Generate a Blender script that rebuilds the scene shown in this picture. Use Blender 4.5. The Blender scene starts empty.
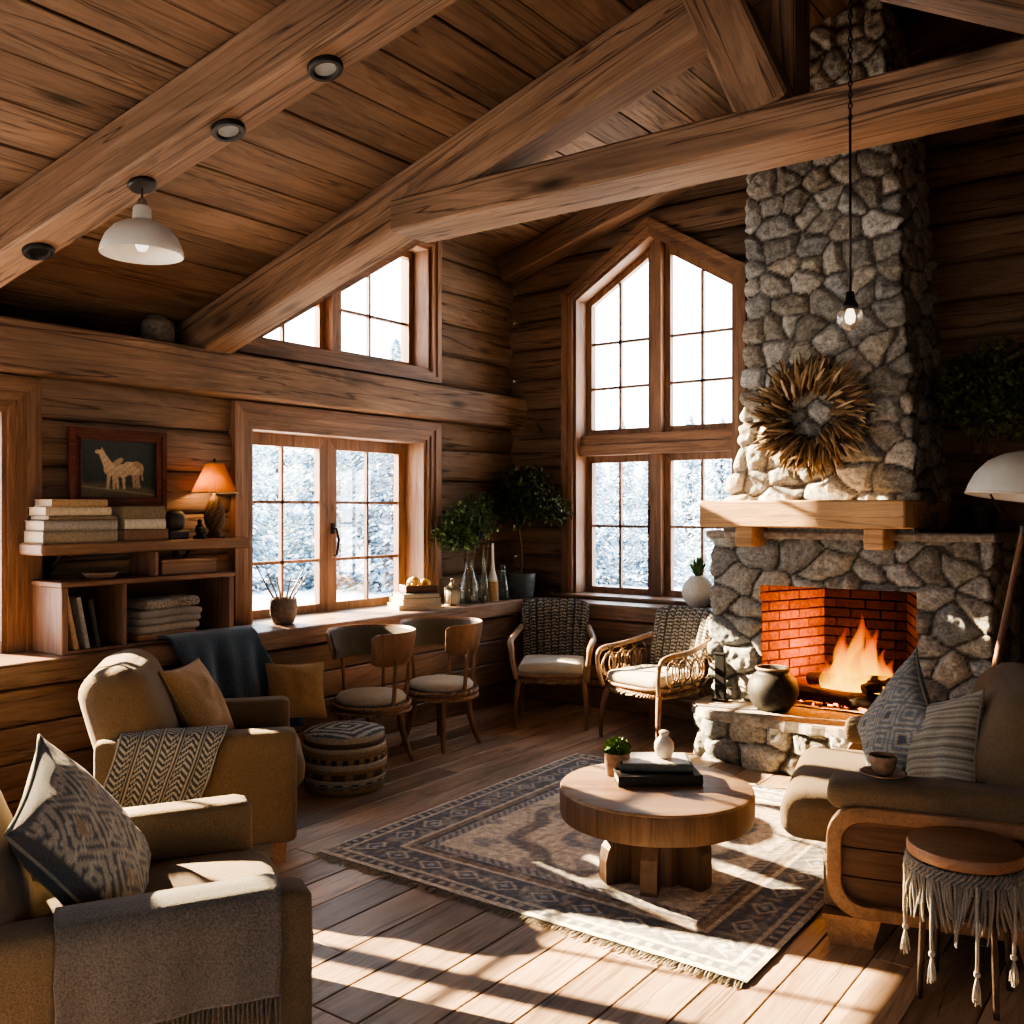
import bpy, bmesh, math, random
import numpy as np
from mathutils import Vector, Matrix, noise as mnoise
random.seed(7)
C = bpy.context.scene.collection
sc = bpy.context.scene
PI = math.pi
R_ = math.radians

# ------------------------------------------------------------------ helpers
def lerp(a, b, t): return a + (b - a) * t
def smooth(a, b, x):
    t = np.clip((x - a) / (b - a), 0, 1)
    return t * t * (3 - 2 * t)

def tag(o, label=None, cat=None, group=None, kind=None):
    if label: o['label'] = label
    if cat: o['category'] = cat
    if group: o['group'] = group
    if kind: o['kind'] = kind
    return o

def thing(name, label, cat, loc=(0, 0, 0), rz=0, group=None, kind=None):
    o = bpy.data.objects.new(name, None)
    o.empty_display_size = .1
    C.objects.link(o)
    o.location = loc
    o.rotation_euler = (0, 0, rz)
    return tag(o, label, cat, group, kind)

def dup(root, loc=None, rz=None, label=None, group=None, scale=None):
    r = root.copy(); C.objects.link(r)
    if loc is not None: r.location = loc
    if rz is not None: r.rotation_euler = (0, 0, rz)
    if label: r['label'] = label
    if group: r['group'] = group
    if scale: r.scale = scale
    for ch in list(root.children):
        c = ch.copy(); C.objects.link(c); c.parent = r
        for g in list(ch.children):
            d = g.copy(); C.objects.link(d); d.parent = c
    return r

def face_rot(fx, fy): return math.atan2(-fx, fy)      # turns local +Y to (fx, fy)

def frame_mat(normal, up, loc):
    z = Vector(normal).normalized(); u = Vector(up)
    x = u.cross(z).normalized(); y = z.cross(x).normalized()
    M = Matrix((x, y, z)).transposed().to_4x4()
    M.translation = Vector(loc)
    return M

class MB:
    def __init__(s): s.v = []; s.f = []; s.c = []
    def add(s, vs, fs, col=None):
        b = len(s.v)
        s.v.extend([tuple(p) for p in vs])
        s.f.extend([tuple(i + b for i in f) for f in fs])
        if col is None: s.c.extend([(.5, .5, .5)] * len(vs))
        elif len(col) == len(vs) and not isinstance(col[0], (int, float)): s.c.extend([tuple(c) for c in col])
        else: s.c.extend([tuple(col)] * len(vs))
        return s
    def box(s, c, d, R=None, bev=.004, col=None):
        hx, hy, hz = d[0] / 2, d[1] / 2, d[2] / 2
        h = (hx, hy, hz); b = min(bev, min(h) * .9)
        vs = []; idx = {}
        sg = (-1, 1)
        for a in range(3):
            for x in sg:
                for y in sg:
                    for z in sg:
                        q = [x * hx, y * hy, z * hz]; t = (x, y, z)
                        for k in range(3):
                            if k != a: q[k] -= t[k] * b
                        idx[(a, x, y, z)] = len(vs); vs.append(Vector(q))
        fs = []
        def key(a, d_): return idx[(a, d_[0], d_[1], d_[2])]
        for a in range(3):
            o = [k for k in range(3) if k != a]
            for sa in sg:
                q = []
                for (p, r) in ((-1, -1), (1, -1), (1, 1), (-1, 1)):
                    t = [0, 0, 0]; t[a] = sa; t[o[0]] = p; t[o[1]] = r
                    q.append(key(a, t))
                fs.append(q)
        for a in range(3):
            for b2 in range(a + 1, 3):
                c2 = 3 - a - b2
                for sa in sg:
                    for sb in sg:
                        t1 = [0, 0, 0]; t1[a] = sa; t1[b2] = sb
                        t2 = list(t1); t1[c2] = -1; t2[c2] = 1
                        fs.append([key(a, t1), key(a, t2), key(b2, t2), key(b2, t1)])
        for x in sg:
            for y in sg:
                for z in sg:
                    fs.append([key(0, (x, y, z)), key(1, (x, y, z)), key(2, (x, y, z))])
        c = Vector(c)
        vs = [(R @ v if R else v) + c for v in vs]
        return s.add(vs, fs, col)
    def bx(s, x0, x1, y0, y1, z0, z1, bev=.004, col=None):
        return s.box(((x0 + x1) / 2, (y0 + y1) / 2, (z0 + z1) / 2), (abs(x1 - x0), abs(y1 - y0), abs(z1 - z0)), None, bev, col)
    def bar(s, a, b, w, h, up=(0, 0, 1), bev=.003, col=None):
        a = Vector(a); b = Vector(b); x = (b - a); L = x.length; x.normalize()
        y = Vector(up).cross(x).normalized(); z = x.cross(y)
        R = Matrix((x, y, z)).transposed()
        return s.box((a + b) / 2, (L, w, h), R, bev, col)
    def rbox(s, c, d, r=.05, n=8, puff=0, R=None, col=None, puff_axis=2, fn=None):
        h = [d[0] / 2, d[1] / 2, d[2] / 2]
        r = min(r, min(h) * .99)
        pos = {}; vs = []; fs = []
        def vid(i, j, k):
            key = (i, j, k)
            if key in pos: return pos[key]
            # denser sampling near the edges
            def m(t):
                t = t / n * 2 - 1
                return math.copysign(1 - (1 - abs(t)) ** 1.5, t)
            u = (m(i), m(j), m(k))
            p = [u[q] * h[q] for q in range(3)]
            inn = [max(-h[q] + r, min(h[q] - r, p[q])) for q in range(3)]
            dv = Vector([p[q] - inn[q] for q in range(3)])
            if dv.length > 1e-9:
                dv = dv.normalized() * r
            v = Vector(inn) + dv
            if puff:
                o = [q for q in range(3) if q != puff_axis]
                amt = puff * (1 - u[o[0]] ** 2) * (1 - u[o[1]] ** 2)
                v[puff_axis] += amt * u[puff_axis]
            if fn: v = Vector(fn(v))
            if R: v = R @ v
            pos[key] = len(vs); vs.append(v + Vector(c)); return pos[key]
        for i in range(n):
            for j in range(n):
                for k in (0, n):
                    fs.append([vid(i, j, k), vid(i + 1, j, k), vid(i + 1, j + 1, k), vid(i, j + 1, k)])
                    fs.append([vid(i, k, j), vid(i + 1, k, j), vid(i + 1, k, j + 1), vid(i, k, j + 1)])
                    fs.append([vid(k, i, j), vid(k, i + 1, j), vid(k, i + 1, j + 1), vid(k, i, j + 1)])
        return s.add(vs, fs, col)
    def lathe(s, prof, n=24, c=(0, 0, 0), M=None, col=None, cols=None):
        vs = []; fs = []; cc = []
        for q, (r, z) in enumerate(prof):
            for i in range(n):
                a = 2 * PI * i / n
                p = Vector((r * math.cos(a), r * math.sin(a), z))
                if M: p = M @ p
                vs.append(p + Vector(c))
                if cols: cc.append(cols(q, i, a, z))
        for j in range(len(prof) - 1):
            for i in range(n):
                i2 = (i + 1) % n
                fs.append([j * n + i, j * n + i2, (j + 1) * n + i2, (j + 1) * n + i])
        if prof[0][0] > 1e-6: fs.append(list(range(n))[::-1])
        if prof[-1][0] > 1e-6: fs.append([(len(prof) - 1) * n + i for i in range(n)])
        return s.add(vs, fs, cc if cols else col)
    def tube(s, pts, rad, n=8, closed=False, cap=True, col=None, flat=1.0, up0=(0, 0, 1)):
        pts = [Vector(p) for p in pts]; m = len(pts)
        if isinstance(rad, (int, float)): rad = [rad] * m
        vs = []; fs = []
        up = Vector(up0)
        for i in range(m):
            if closed: t = pts[(i + 1) % m] - pts[i - 1]
            else: t = pts[min(i + 1, m - 1)] - pts[max(i - 1, 0)]
            if t.length < 1e-9: t = Vector((0, 0, 1))
            t.normalize()
            if abs(t.dot(up)) > .97:
                up = Vector((1, 0, 0)) if abs(t.x) < .9 else Vector((0, 1, 0))
            a = up.cross(t).normalized(); b = t.cross(a).normalized(); up = b
            for k in range(n):
                an = 2 * PI * k / n
                vs.append(pts[i] + (a * math.cos(an) + b * math.sin(an) * flat) * rad[i])
        for i in range(m if closed else m - 1):
            j = (i + 1) % m
            for k in range(n):
                k2 = (k + 1) % n
                fs.append([i * n + k, i * n + k2, j * n + k2, j * n + k])
        if cap and not closed:
            fs.append(list(range(n))[::-1]); fs.append([(m - 1) * n + k for k in range(n)])
        return s.add(vs, fs, col)
    def prism(s, poly, n0, n1, mp, col=None):
        m = len(poly)
        vs = [mp(u, z, n0) for u, z in poly] + [mp(u, z, n1) for u, z in poly]
        fs = [list(range(m))[::-1], [m + i for i in range(m)]]
        for i in range(m):
            j = (i + 1) % m
            fs.append([i, j, m + j, m + i])
        return s.add(vs, fs, col)
    def grid(s, P, col=None, wrap=False):
        P = np.asarray(P, float); a, b = P.shape[:2]
        vs = P.reshape(-1, 3).tolist(); fs = []
        for i in range(a - 1):
            for j in range(b if wrap else b - 1):
                j2 = (j + 1) % b
                fs.append([i * b + j, i * b + j2, (i + 1) * b + j2, (i + 1) * b + j])
        if col is not None: col = np.asarray(col).reshape(-1, 3).tolist()
        return s.add(vs, fs, col)
    def build(s, name, mat, parent=None, sm=0, weld=True, solid=0, flip=True, sub=0):
        me = bpy.data.meshes.new(name)
        me.from_pydata(s.v, [], s.f)
        ca = me.color_attributes.new('Col', 'FLOAT_COLOR', 'POINT')
        arr = np.ones((len(s.v), 4), np.float32); arr[:, :3] = np.array(s.c, np.float32).reshape(-1, 3)
        ca.data.foreach_set('color', arr.ravel())
        if flip:
            bm = bmesh.new(); bm.from_mesh(me)
            bmesh.ops.recalc_face_normals(bm, faces=bm.faces)
            bm.to_mesh(me); bm.free()
        if sm:
            me.shade_smooth()
            if sm > 1: me.set_sharp_from_angle(angle=R_(sm))
        o = bpy.data.objects.new(name, me); C.objects.link(o)
        me.materials.append(mat)
        if parent: o.parent = parent
        if solid:
            md = o.modifiers.new('Solid', 'SOLIDIFY'); md.thickness = solid; md.offset = 0
        if sub:
            md = o.modifiers.new('Sub', 'SUBSURF'); md.levels = sub; md.render_levels = sub
        return o

# ------------------------------------------------------------------ materials
class NT:
    def __init__(s, name):
        s.m = bpy.data.materials.new(name); s.m.use_nodes = True
        s.t = s.m.node_tree; s.t.nodes.clear()
        s.out = s.n('ShaderNodeOutputMaterial')
    def n(s, typ, **kw):
        nd = s.t.nodes.new(typ)
        for k, v in kw.items():
            if k.startswith('i_'):
                key = k[2:]
                key = int(key) if key.isdigit() else key.replace('_', ' ')
                nd.inputs[key].default_value = v
            else: setattr(nd, k, v)
        return nd
    def l(s, a, b): s.t.links.new(a, b)
    def math(s, op, a, b=None, clamp=False):
        nd = s.n('ShaderNodeMath', operation=op); nd.use_clamp = clamp
        for i, x in enumerate((a, b)):
            if x is None: continue
            if isinstance(x, (int, float)): nd.inputs[i].default_value = x
            else: s.l(x, nd.inputs[i])
        return nd.outputs[0]
    def ramp(s, fac, stops, interp='LINEAR'):
        nd = s.n('ShaderNodeValToRGB'); cr = nd.color_ramp; cr.interpolation = interp
        while len(cr.elements) < len(stops): cr.elements.new(.5)
        for e, (p, c) in zip(cr.elements, stops):
            e.position = p; e.color = (*c, 1) if len(c) == 3 else c
        s.l(fac, nd.inputs[0]); return nd.outputs[0]
    def mix(s, fac, a, b, typ='MIX'):
        nd = s.n('ShaderNodeMix', data_type='RGBA', blend_type=typ)
        for sock, x in ((nd.inputs[0], fac), (nd.inputs[6], a), (nd.inputs[7], b)):
            if isinstance(x, (int, float)): sock.default_value = x
            elif isinstance(x, tuple): sock.default_value = (*x, 1)
            else: s.l(x, sock)
        return nd.outputs[2]
    def bsdf(s, col, rough=.6, bump=None, bstr=.3, bdist=.01, spec=.5, metal=0, **kw):
        b = s.n('ShaderNodeBsdfPrincipled')
        for k, x in (('Base Color', col), ('Roughness', rough), ('Specular IOR Level', spec), ('Metallic', metal)):
            if isinstance(x, (int, float)): b.inputs[k].default_value = x
            elif isinstance(x, tuple): b.inputs[k].default_value = (*x, 1)
            else: s.l(x, b.inputs[k])
        for k, x in kw.items(): b.inputs[k.replace('_', ' ')].default_value = x
        if bump is not None:
            bp = s.n('ShaderNodeBump'); bp.inputs['Strength'].default_value = bstr; bp.inputs['Distance'].default_value = bdist
            s.l(bump, bp.inputs['Height']); s.l(bp.outputs[0], b.inputs['Normal'])
        s.l(b.outputs[0], s.out.inputs[0]); return b

def wood(name, dark, mid, light, axis=0, scale=1.0, rough=.55, var=.35, bstr=.35, crack=.6, knots=.7, spec=.35):
    t = NT(name)
    tc = t.n('ShaderNodeTexCoord'); geo = t.n('ShaderNodeNewGeometry'); oi = t.n('ShaderNodeObjectInfo')
    rnd = t.math('FRACT', t.math('ADD', geo.outputs['Random Per Island'], t.math('MULTIPLY', oi.outputs['Random'], 3.7)))
    off = t.n('ShaderNodeCombineXYZ')
    t.l(t.math('MULTIPLY', rnd, 37.0), off.inputs[0]); t.l(t.math('MULTIPLY', rnd, 23.0), off.inputs[1]); t.l(t.math('MULTIPLY', rnd, 51.0), off.inputs[2])
    ad = t.n('ShaderNodeVectorMath', operation='ADD'); t.l(tc.outputs['Object'], ad.inputs[0]); t.l(off.outputs[0], ad.inputs[1])
    def mp(along, across):
        m = t.n('ShaderNodeMapping'); sv = [across * scale] * 3; sv[axis] = along * scale
        m.inputs['Scale'].default_value = sv; t.l(ad.outputs[0], m.inputs[0]); return m.outputs[0]
    n1 = t.n('ShaderNodeTexNoise', i_Scale=1.0, i_Detail=5.0, i_Roughness=.6, i_Distortion=1.6); t.l(mp(.55, 5.5), n1.inputs['Vector'])
    n2 = t.n('ShaderNodeTexNoise', i_Scale=1.0, i_Detail=4.0, i_Roughness=.7, i_Distortion=.4); t.l(mp(2.2, 55), n2.inputs['Vector'])
    # cathedral-like rings
    w = t.math('SINE', t.math('MULTIPLY', n1.outputs[0], 46.0))
    w = t.math('ADD', t.math('MULTIPLY', w, .5), .5)
    f = t.math('ADD', t.math('MULTIPLY', n1.outputs[0], .50), t.math('MULTIPLY', n2.outputs[0], .40))
    f = t.math('ADD', f, t.math('MULTIPLY', w, .10))
    col = t.ramp(f, [(.24, dark), (.50, mid), (.80, light)])
    n3 = t.n('ShaderNodeTexNoise', i_Scale=1.0, i_Detail=3.0, i_Roughness=.5, i_Distortion=.6); t.l(mp(.35, 11), n3.inputs['Vector'])
    cr = t.math('ABSOLUTE', t.math('SUBTRACT', n3.outputs[0], .5))
    cr = t.ramp(cr, [(0, (1 - crack,) * 3), (.018, (1, 1, 1))])
    col = t.mix(1.0, col, cr, 'MULTIPLY')
    vo = t.n('ShaderNodeTexVoronoi', i_Scale=1.0); t.l(mp(.9, 3.0), vo.inputs['Vector'])
    kn = t.ramp(vo.outputs['Distance'], [(.03, (1 - knots,) * 3), (.13, (1, 1, 1))])
    col = t.mix(1.0, col, kn, 'MULTIPLY')
    bl = t.n('ShaderNodeTexNoise', i_Scale=1.0, i_Detail=2.0); t.l(mp(1.0, 1.6), bl.inputs['Vector'])
    col = t.mix(1.0, col, t.ramp(bl.outputs[0], [(.3, (.62, .62, .62)), (.7, (1.15, 1.12, 1.08))]), 'MULTIPLY')
    v = t.math('ADD', t.math('MULTIPLY', rnd, var), 1 - var / 2)
    hs = t.n('ShaderNodeHueSaturation'); t.l(v, hs.inputs['Value']); t.l(col, hs.inputs['Color']); hs.inputs['Saturation'].default_value = .78
    h = t.math('ADD', t.math('MULTIPLY', f, .6), t.math('MULTIPLY', cr, .5))
    rr = t.math('ADD', t.math('MULTIPLY', n2.outputs[0], .3), rough - .15)
    t.bsdf(hs.outputs[0], rr, h, bstr, .012, spec)
    return t.m

def fabric(name, col, col2=None, scale=260, bstr=.5, rough=.95, sheen=.25, blot=3.0):
    t = NT(name); tc = t.n('ShaderNodeTexCoord')
    n1 = t.n('ShaderNodeTexNoise', i_Scale=float(scale), i_Detail=3.0); t.l(tc.outputs['Object'], n1.inputs['Vector'])
    n2 = t.n('ShaderNodeTexNoise', i_Scale=float(blot), i_Detail=3.0); t.l(tc.outputs['Object'], n2.inputs['Vector'])
    col2 = col2 or tuple(c * .6 for c in col)
    f = t.math('ADD', t.math('MULTIPLY', n1.outputs[0], .7), t.math('MULTIPLY', n2.outputs[0], .3))
    c = t.ramp(f, [(.36, col2), (.6, col)])
    t.bsdf(c, rough, n1.outputs[0], bstr, .004, .2, 0, Sheen_Weight=sheen)
    return t.m

def vcol(name, rough=.85, scale=180, bstr=.4, bdist=.004, spec=.25, amp=.35, detail=3.0, sheen=0.0):
    t = NT(name); tc = t.n('ShaderNodeTexCoord'); at = t.n('ShaderNodeAttribute', attribute_name='Col')
    n1 = t.n('ShaderNodeTexNoise', i_Scale=float(scale), i_Detail=detail, i_Roughness=.65); t.l(tc.outputs['Object'], n1.inputs['Vector'])
    k = t.ramp(n1.outputs[0], [(.3, (1 - amp,) * 3), (.7, (1 + amp * .6,) * 3)])
    c = t.mix(1.0, at.outputs['Color'], k, 'MULTIPLY')
    t.bsdf(c, rough, n1.outputs[0], bstr, bdist, spec, 0, Sheen_Weight=sheen)
    return t.m

def plain(name, col, rough=.5, metal=0, spec=.5, scale=20, amp=.12, bstr=.08):
    t = NT(name); tc = t.n('ShaderNodeTexCoord')
    n1 = t.n('ShaderNodeTexNoise', i_Scale=float(scale), i_Detail=4.0); t.l(tc.outputs['Object'], n1.inputs['Vector'])
    k = t.ramp(n1.outputs[0], [(.3, tuple(c * (1 - amp) for c in col)), (.7, tuple(min(1, c * (1 + amp)) for c in col))])
    t.bsdf(k, rough, n1.outputs[0], bstr, .003, spec, metal)
    return t.m

def emis(name, col, strength, base=(.8, .8, .8)):
    t = NT(name); tc = t.n('ShaderNodeTexCoord')
    b = t.n('ShaderNodeBsdfPrincipled'); b.inputs['Base Color'].default_value = (*base, 1)
    b.inputs['Emission Color'].default_value = (*col, 1); b.inputs['Emission Strength'].default_value = strength
    t.l(b.outputs[0], t.out.inputs[0]); return t.m

def glassy(name, tint=(1, 1, 1), refl=.06, rough=.0, body=0.0, bodycol=(.8, .8, .8)):
    t = NT(name); tr = t.n('ShaderNodeBsdfTransparent'); tr.inputs[0].default_value = (*tint, 1)
    gl = t.n('ShaderNodeBsdfGlossy'); gl.inputs['Roughness'].default_value = rough
    lw = t.n('ShaderNodeLayerWeight', i_Blend=.35)
    f = t.math('ADD', t.math('MULTIPLY', lw.outputs['Fresnel'], .3), refl * .3, True)
    mx = t.n('ShaderNodeMixShader'); t.l(f, mx.inputs[0]); t.l(tr.outputs[0], mx.inputs[1]); t.l(gl.outputs[0], mx.inputs[2])
    last = mx
    if body:
        df = t.n('ShaderNodeBsdfDiffuse'); df.inputs[0].default_value = (*bodycol, 1)
        m2 = t.n('ShaderNodeMixShader', i_0=body); t.l(mx.outputs[0], m2.inputs[1]); t.l(df.outputs[0], m2.inputs[2]); last = m2
    t.l(last.outputs[0], t.out.inputs[0]); return t.m

M = {}
M['floor'] = wood('floor_oak', (.20, .115, .065), (.42, .27, .16), (.60, .43, .29), axis=1, rough=.42, var=.55, bstr=.25, crack=.45, knots=.6, spec=.45)
M['ceil'] = wood('ceiling_boards', (.09, .048, .026), (.215, .122, .067), (.33, .205, .12), axis=1, rough=.7, var=.45, bstr=.5, crack=.6, knots=.75)
M['beam'] = wood('beam_timber', (.115, .06, .031), (.27, .15, .08), (.42, .265, .155), axis=0, rough=.65, var=.15, bstr=.5, crack=.7, knots=.8)
M['beamy'] = wood('beam_timber_long', (.10, .045, .02), (.23, .11, .05), (.36, .19, .095), axis=1, rough=.65, var=.15, bstr=.5, crack=.7, knots=.8)
M['logy'] = wood('log_wall_left_wood', (.13, .075, .042), (.25, .15, .087), (.38, .25, .15), axis=1, rough=.75, var=.4, bstr=.6, crack=.7, knots=.7)
M['logx'] = wood('log_wall_back_wood', (.11, .062, .035), (.21, .122, .07), (.32, .205, .122), axis=0, rough=.75, var=.4, bstr=.6, crack=.7, knots=.7)
M['trimx'] = wood('trim_wood_x', (.14, .062, .026), (.29, .14, .064), (.42, .23, .115), axis=0, rough=.5, var=.2, bstr=.2, crack=.3, knots=.3)
M['trimy'] = wood('trim_wood_y', (.14, .062, .026), (.29, .14, .064), (.42, .23, .115), axis=1, rough=.5, var=.2, bstr=.2, crack=.3, knots=.3)
M['trimz'] = wood('trim_wood_z', (.14, .062, .026), (.29, .14, .064), (.42, .23, .115), axis=2, rough=.5, var=.2, bstr=.2, crack=.3, knots=.3)
M['ledge'] = wood('ledge_wood', (.12, .06, .03), (.26, .14, .07), (.40, .24, .135), axis=1, rough=.4, var=.2, bstr=.3, crack=.5, knots=.5)
M['ledgex'] = wood('ledge_wood_x', (.12, .06, .03), (.26, .14, .07), (.40, .24, .135), axis=0, rough=.4, var=.2, bstr=.3, crack=.5, knots=.5)
M['shelf'] = wood('shelf_wood', (.13, .06, .025), (.26, .13, .06), (.38, .22, .11), axis=1, rough=.5, var=.2, bstr=.2, crack=.3, knots=.4)
M['mantel'] = wood('mantel_pine', (.32, .16, .05), (.56, .32, .12), (.70, .46, .20), axis=0, rough=.6, var=.1, bstr=.35, crack=.45, knots=.5)
M['table'] = wood('table_wood', (.17, .08, .032), (.36, .20, .09), (.50, .32, .17), axis=0, rough=.45, var=.1, bstr=.15, crack=.3, knots=.4)
M['tablez'] = wood('table_wood_z', (.09, .043, .018), (.18, .092, .042), (.27, .15, .073), axis=2, rough=.5, var=.1, bstr=.2, crack=.3, knots=.4)
M['chairwood'] = wood('chair_wood', (.12, .05, .02), (.23, .105, .045), (.34, .17, .08), axis=2, scale=2, rough=.4, var=.1, bstr=.1, crack=.2, knots=.1)
M['orange'] = wood('honey_wood', (.20, .085, .03), (.35, .165, .06), (.47, .26, .12), axis=0, scale=2, rough=.38, var=.1, bstr=.1, crack=.25, knots=.2)
M['panelwood'] = wood('side_panel_wood', (.06, .026, .012), (.13, .06, .028), (.2, .1, .048), axis=1, scale=1.5, rough=.5, var=.3, bstr=.1, crack=.25, knots=.1)
M['firewood'] = wood('firewood', (.02, .012, .008), (.06, .03, .015), (.13, .06, .03), axis=0, scale=3, rough=.9, bstr=.8)
M['glass'] = glassy('window_glass')
M['stone'] = vcol('field_stone', rough=.9, scale=55, bstr=.8, bdist=.012, amp=.5, detail=6.0)
M['slab'] = plain('stone_slab', (.34, .31, .27), .85, scale=30, amp=.4, bstr=.7)
M['brick'] = vcol('firebrick', rough=.95, scale=40, bstr=.7, bdist=.01, amp=.45)
M['iron'] = plain('black_iron', (.012, .012, .013), .5, .3, scale=60)
M['sofa'] = fabric('tan_upholstery', (.225, .168, .108), (.14, .102, .064), 230, .8, sheen=.15)
M['cream'] = fabric('cream_cushion', (.48, .45, .38), (.33, .31, .26), 160, .5)
M['greyfab'] = fabric('grey_pad', (.125, .115, .10), (.07, .065, .056), 240, .6)
M['bluethrow'] = fabric('blue_wool', (.085, .125, .16), (.038, .06, .082), 150, .9, sheen=.4)
M['greythrow'] = fabric('grey_wool', (.19, .172, .15), (.10, .092, .08), 170, .9, sheen=.4)
M['ochre'] = fabric('ochre_linen', (.42, .29, .16), (.27, .175, .088), 160, .5)
M['vfab'] = vcol('patterned_fabric', rough=.95, scale=240, bstr=.7, bdist=.004, amp=.4, sheen=.2)
M['rug'] = vcol('rug_wool', rough=.98, scale=150, bstr=.8, bdist=.006, amp=.5)
M['paint'] = vcol('painted_canvas', rough=.6, scale=60, bstr=.15, amp=.2)
M['mahog'] = wood('mahogany_frame', (.05, .012, .007), (.14, .032, .016), (.22, .06, .03), axis=1, scale=2, rough=.35, bstr=.1, crack=.2, knots=.1)
M['leaf'] = vcol('leaf', rough=.6, scale=30, bstr=.1, amp=.3)
M['bark'] = plain('stem_bark', (.13, .08, .045), .8, scale=80, amp=.4, bstr=.4)
M['straw'] = vcol('dried_straw', rough=.8, scale=60, bstr=.2, amp=.3)
M['enamel'] = plain('white_enamel', (.62, .62, .58), .35, scale=12, amp=.05, bstr=.02)
M['enamel_in'] = plain('white_enamel_inside', (.8, .78, .72), .5, scale=12, amp=.05, bstr=.02)
M['clay'] = plain('brown_clay', (.28, .19, .13), .7, scale=40, amp=.25, bstr=.15)
M['whiteclay'] = plain('white_ceramic', (.68, .64, .57), .55, scale=50, amp=.1, bstr=.1)
M['darkclay'] = plain('dark_pottery', (.03, .028, .026), .6, scale=30, amp=.35, bstr=.15)
M['greypot'] = plain('grey_pot', (.10, .12, .125), .6, scale=30, amp=.2, bstr=.1)
M['paper'] = plain('page_paper', (.46, .40, .31), .85, scale=120, amp=.15, bstr=.2)
M['snow'] = plain('snow_ground', (.86, .90, .97), .7, scale=3, amp=.04, bstr=.3)
M['tree'] = vcol('snowy_needles', rough=.9, scale=9, bstr=.9, bdist=.05, amp=.35, detail=5.0)
M['rattan'] = wood('rattan', (.17, .085, .035), (.33, .19, .085), (.46, .29, .15), axis=2, scale=3, rough=.45, bstr=.3, crack=.3, knots=0)
M['gold'] = plain('gilded', (.62, .38, .12), .3, .8, scale=40, amp=.3, bstr=.2)
M['jute'] = vcol('woven_jute', rough=.95, scale=160, bstr=.9, bdist=.006, amp=.5)
M['cord'] = fabric('grey_cotton_cord', (.36, .34, .30), (.2, .19, .17), 300, .7)
M['black'] = plain('black_paint', (.014, .013, .012), .45, scale=30)
M['dark'] = plain('dark_backing', (.018, .011, .007), .9, scale=10)
M['plaster'] = plain('roof_plaster', (.1, .06, .035), .9, scale=10)

def cover(col, rough=.7):
    return plain('book_cover', col, rough, scale=70, amp=.2, bstr=.15)
SKY, SUN_A, SUN_EXTRA, EXPO = 4.4, 38.0, 21.0, .80
# ------------------------------------------------------------------ camera
TH = R_(36.3)
CAMZ = 1.65
cam = bpy.data.cameras.new('camera'); camo = bpy.data.objects.new('camera', cam); C.objects.link(camo)
camo.location = (0, 0, CAMZ); camo.rotation_euler = (PI / 2, 0, TH)
cam.sensor_width = 36; cam.lens = 36 * 964 / 1024; cam.shift_y = -.003
cam.clip_start = .05; cam.clip_end = 200
sc.camera = camo

XW, YW = -5.33, 7.25            # inner faces of the left and back walls
XR, YF = 1.75, -2.7             # right and front walls
RX = -1.3                       # ridge line
def zn(x): return 2.88 + .30 * (x - XW) if x < RX else 2.88 + .30 * (RX - XW) - .55 * (x - RX)
def zf(x): return zn(x) + 1.05
def LW(u, z, n): return (XW - n, u, z)
def BW(u, z, n): return (u, YW + n, z)

# ------------------------------------------------------------------ floor and ceiling
m = MB(); rf = random.Random(3)
x = XW - .1; w = .2
while x < XR + .1:
    y = YF - rf.random() * 2
    while y < YW + .1:
        L = rf.uniform(2.6, 5.0)
        m.box((x + w / 2, y + L / 2, -.0125), (w - .005, L - .004, .025), None, .0025)
        y += L
    x += w
m.bx(XW - .6, XR + .3, YF - .3, YW + .3, -.06, -.026, .001)
tag(m.build('floor', M['floor']), 'wide oak plank floor', 'floor', kind='structure')

m = MB()
def boards(x0, x1, zfun, y0, y1, wd):
    L = math.hypot(x1 - x0, zfun(x1) - zfun(x0)); n = int(round(L / wd))
    for i in range(n):
        t = (i + .5) / n; xa = lerp(x0, x1, t)
        za = lerp(zfun(x0), zfun(x1), t)
        nx = Vector((-(zfun(x1) - zfun(x0)), 0, x1 - x0)).normalized()
        if nx.z < 0: nx = -nx
        c = Vector((xa, 0, za)) + nx * (.015 + .004 * math.sin(i * 2.4))
        m.bar(c + Vector((0, y0, 0)), c + Vector((0, y1, 0)), L / n - .007, .03, nx, .004)
e = 1e-4
boards(XW - 1.0, RX - e, zn, YF - .1, 3.99, .28)
boards(RX + e, XR + .2, zn, YF - .1, 3.99, .28)
boards(XW - .3, RX - e, zf, 3.95, YW + .25, .28)
boards(RX + e, XR + .2, zf, 3.95, YW + .25, .28)
for fz, xl, y0, y1 in ((zn, XW - 1.0, YF - .1, 4.0), (zf, XW - .3, 3.97, YW + .25)):
    for xa, xb in ((xl, RX - e), (RX + e, XR + .2)):
        k = .045
        m.add([(xa, y0, fz(xa) + k), (xb, y0, fz(xb) + k), (xb, y1, fz(xb) + k), (xa, y1, fz(xa) + k)], [(0, 1, 2, 3)])
ceil = tag(m.build('ceiling', M['ceil']), 'sloping board ceiling under the roof', 'ceiling', kind='structure')

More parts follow.
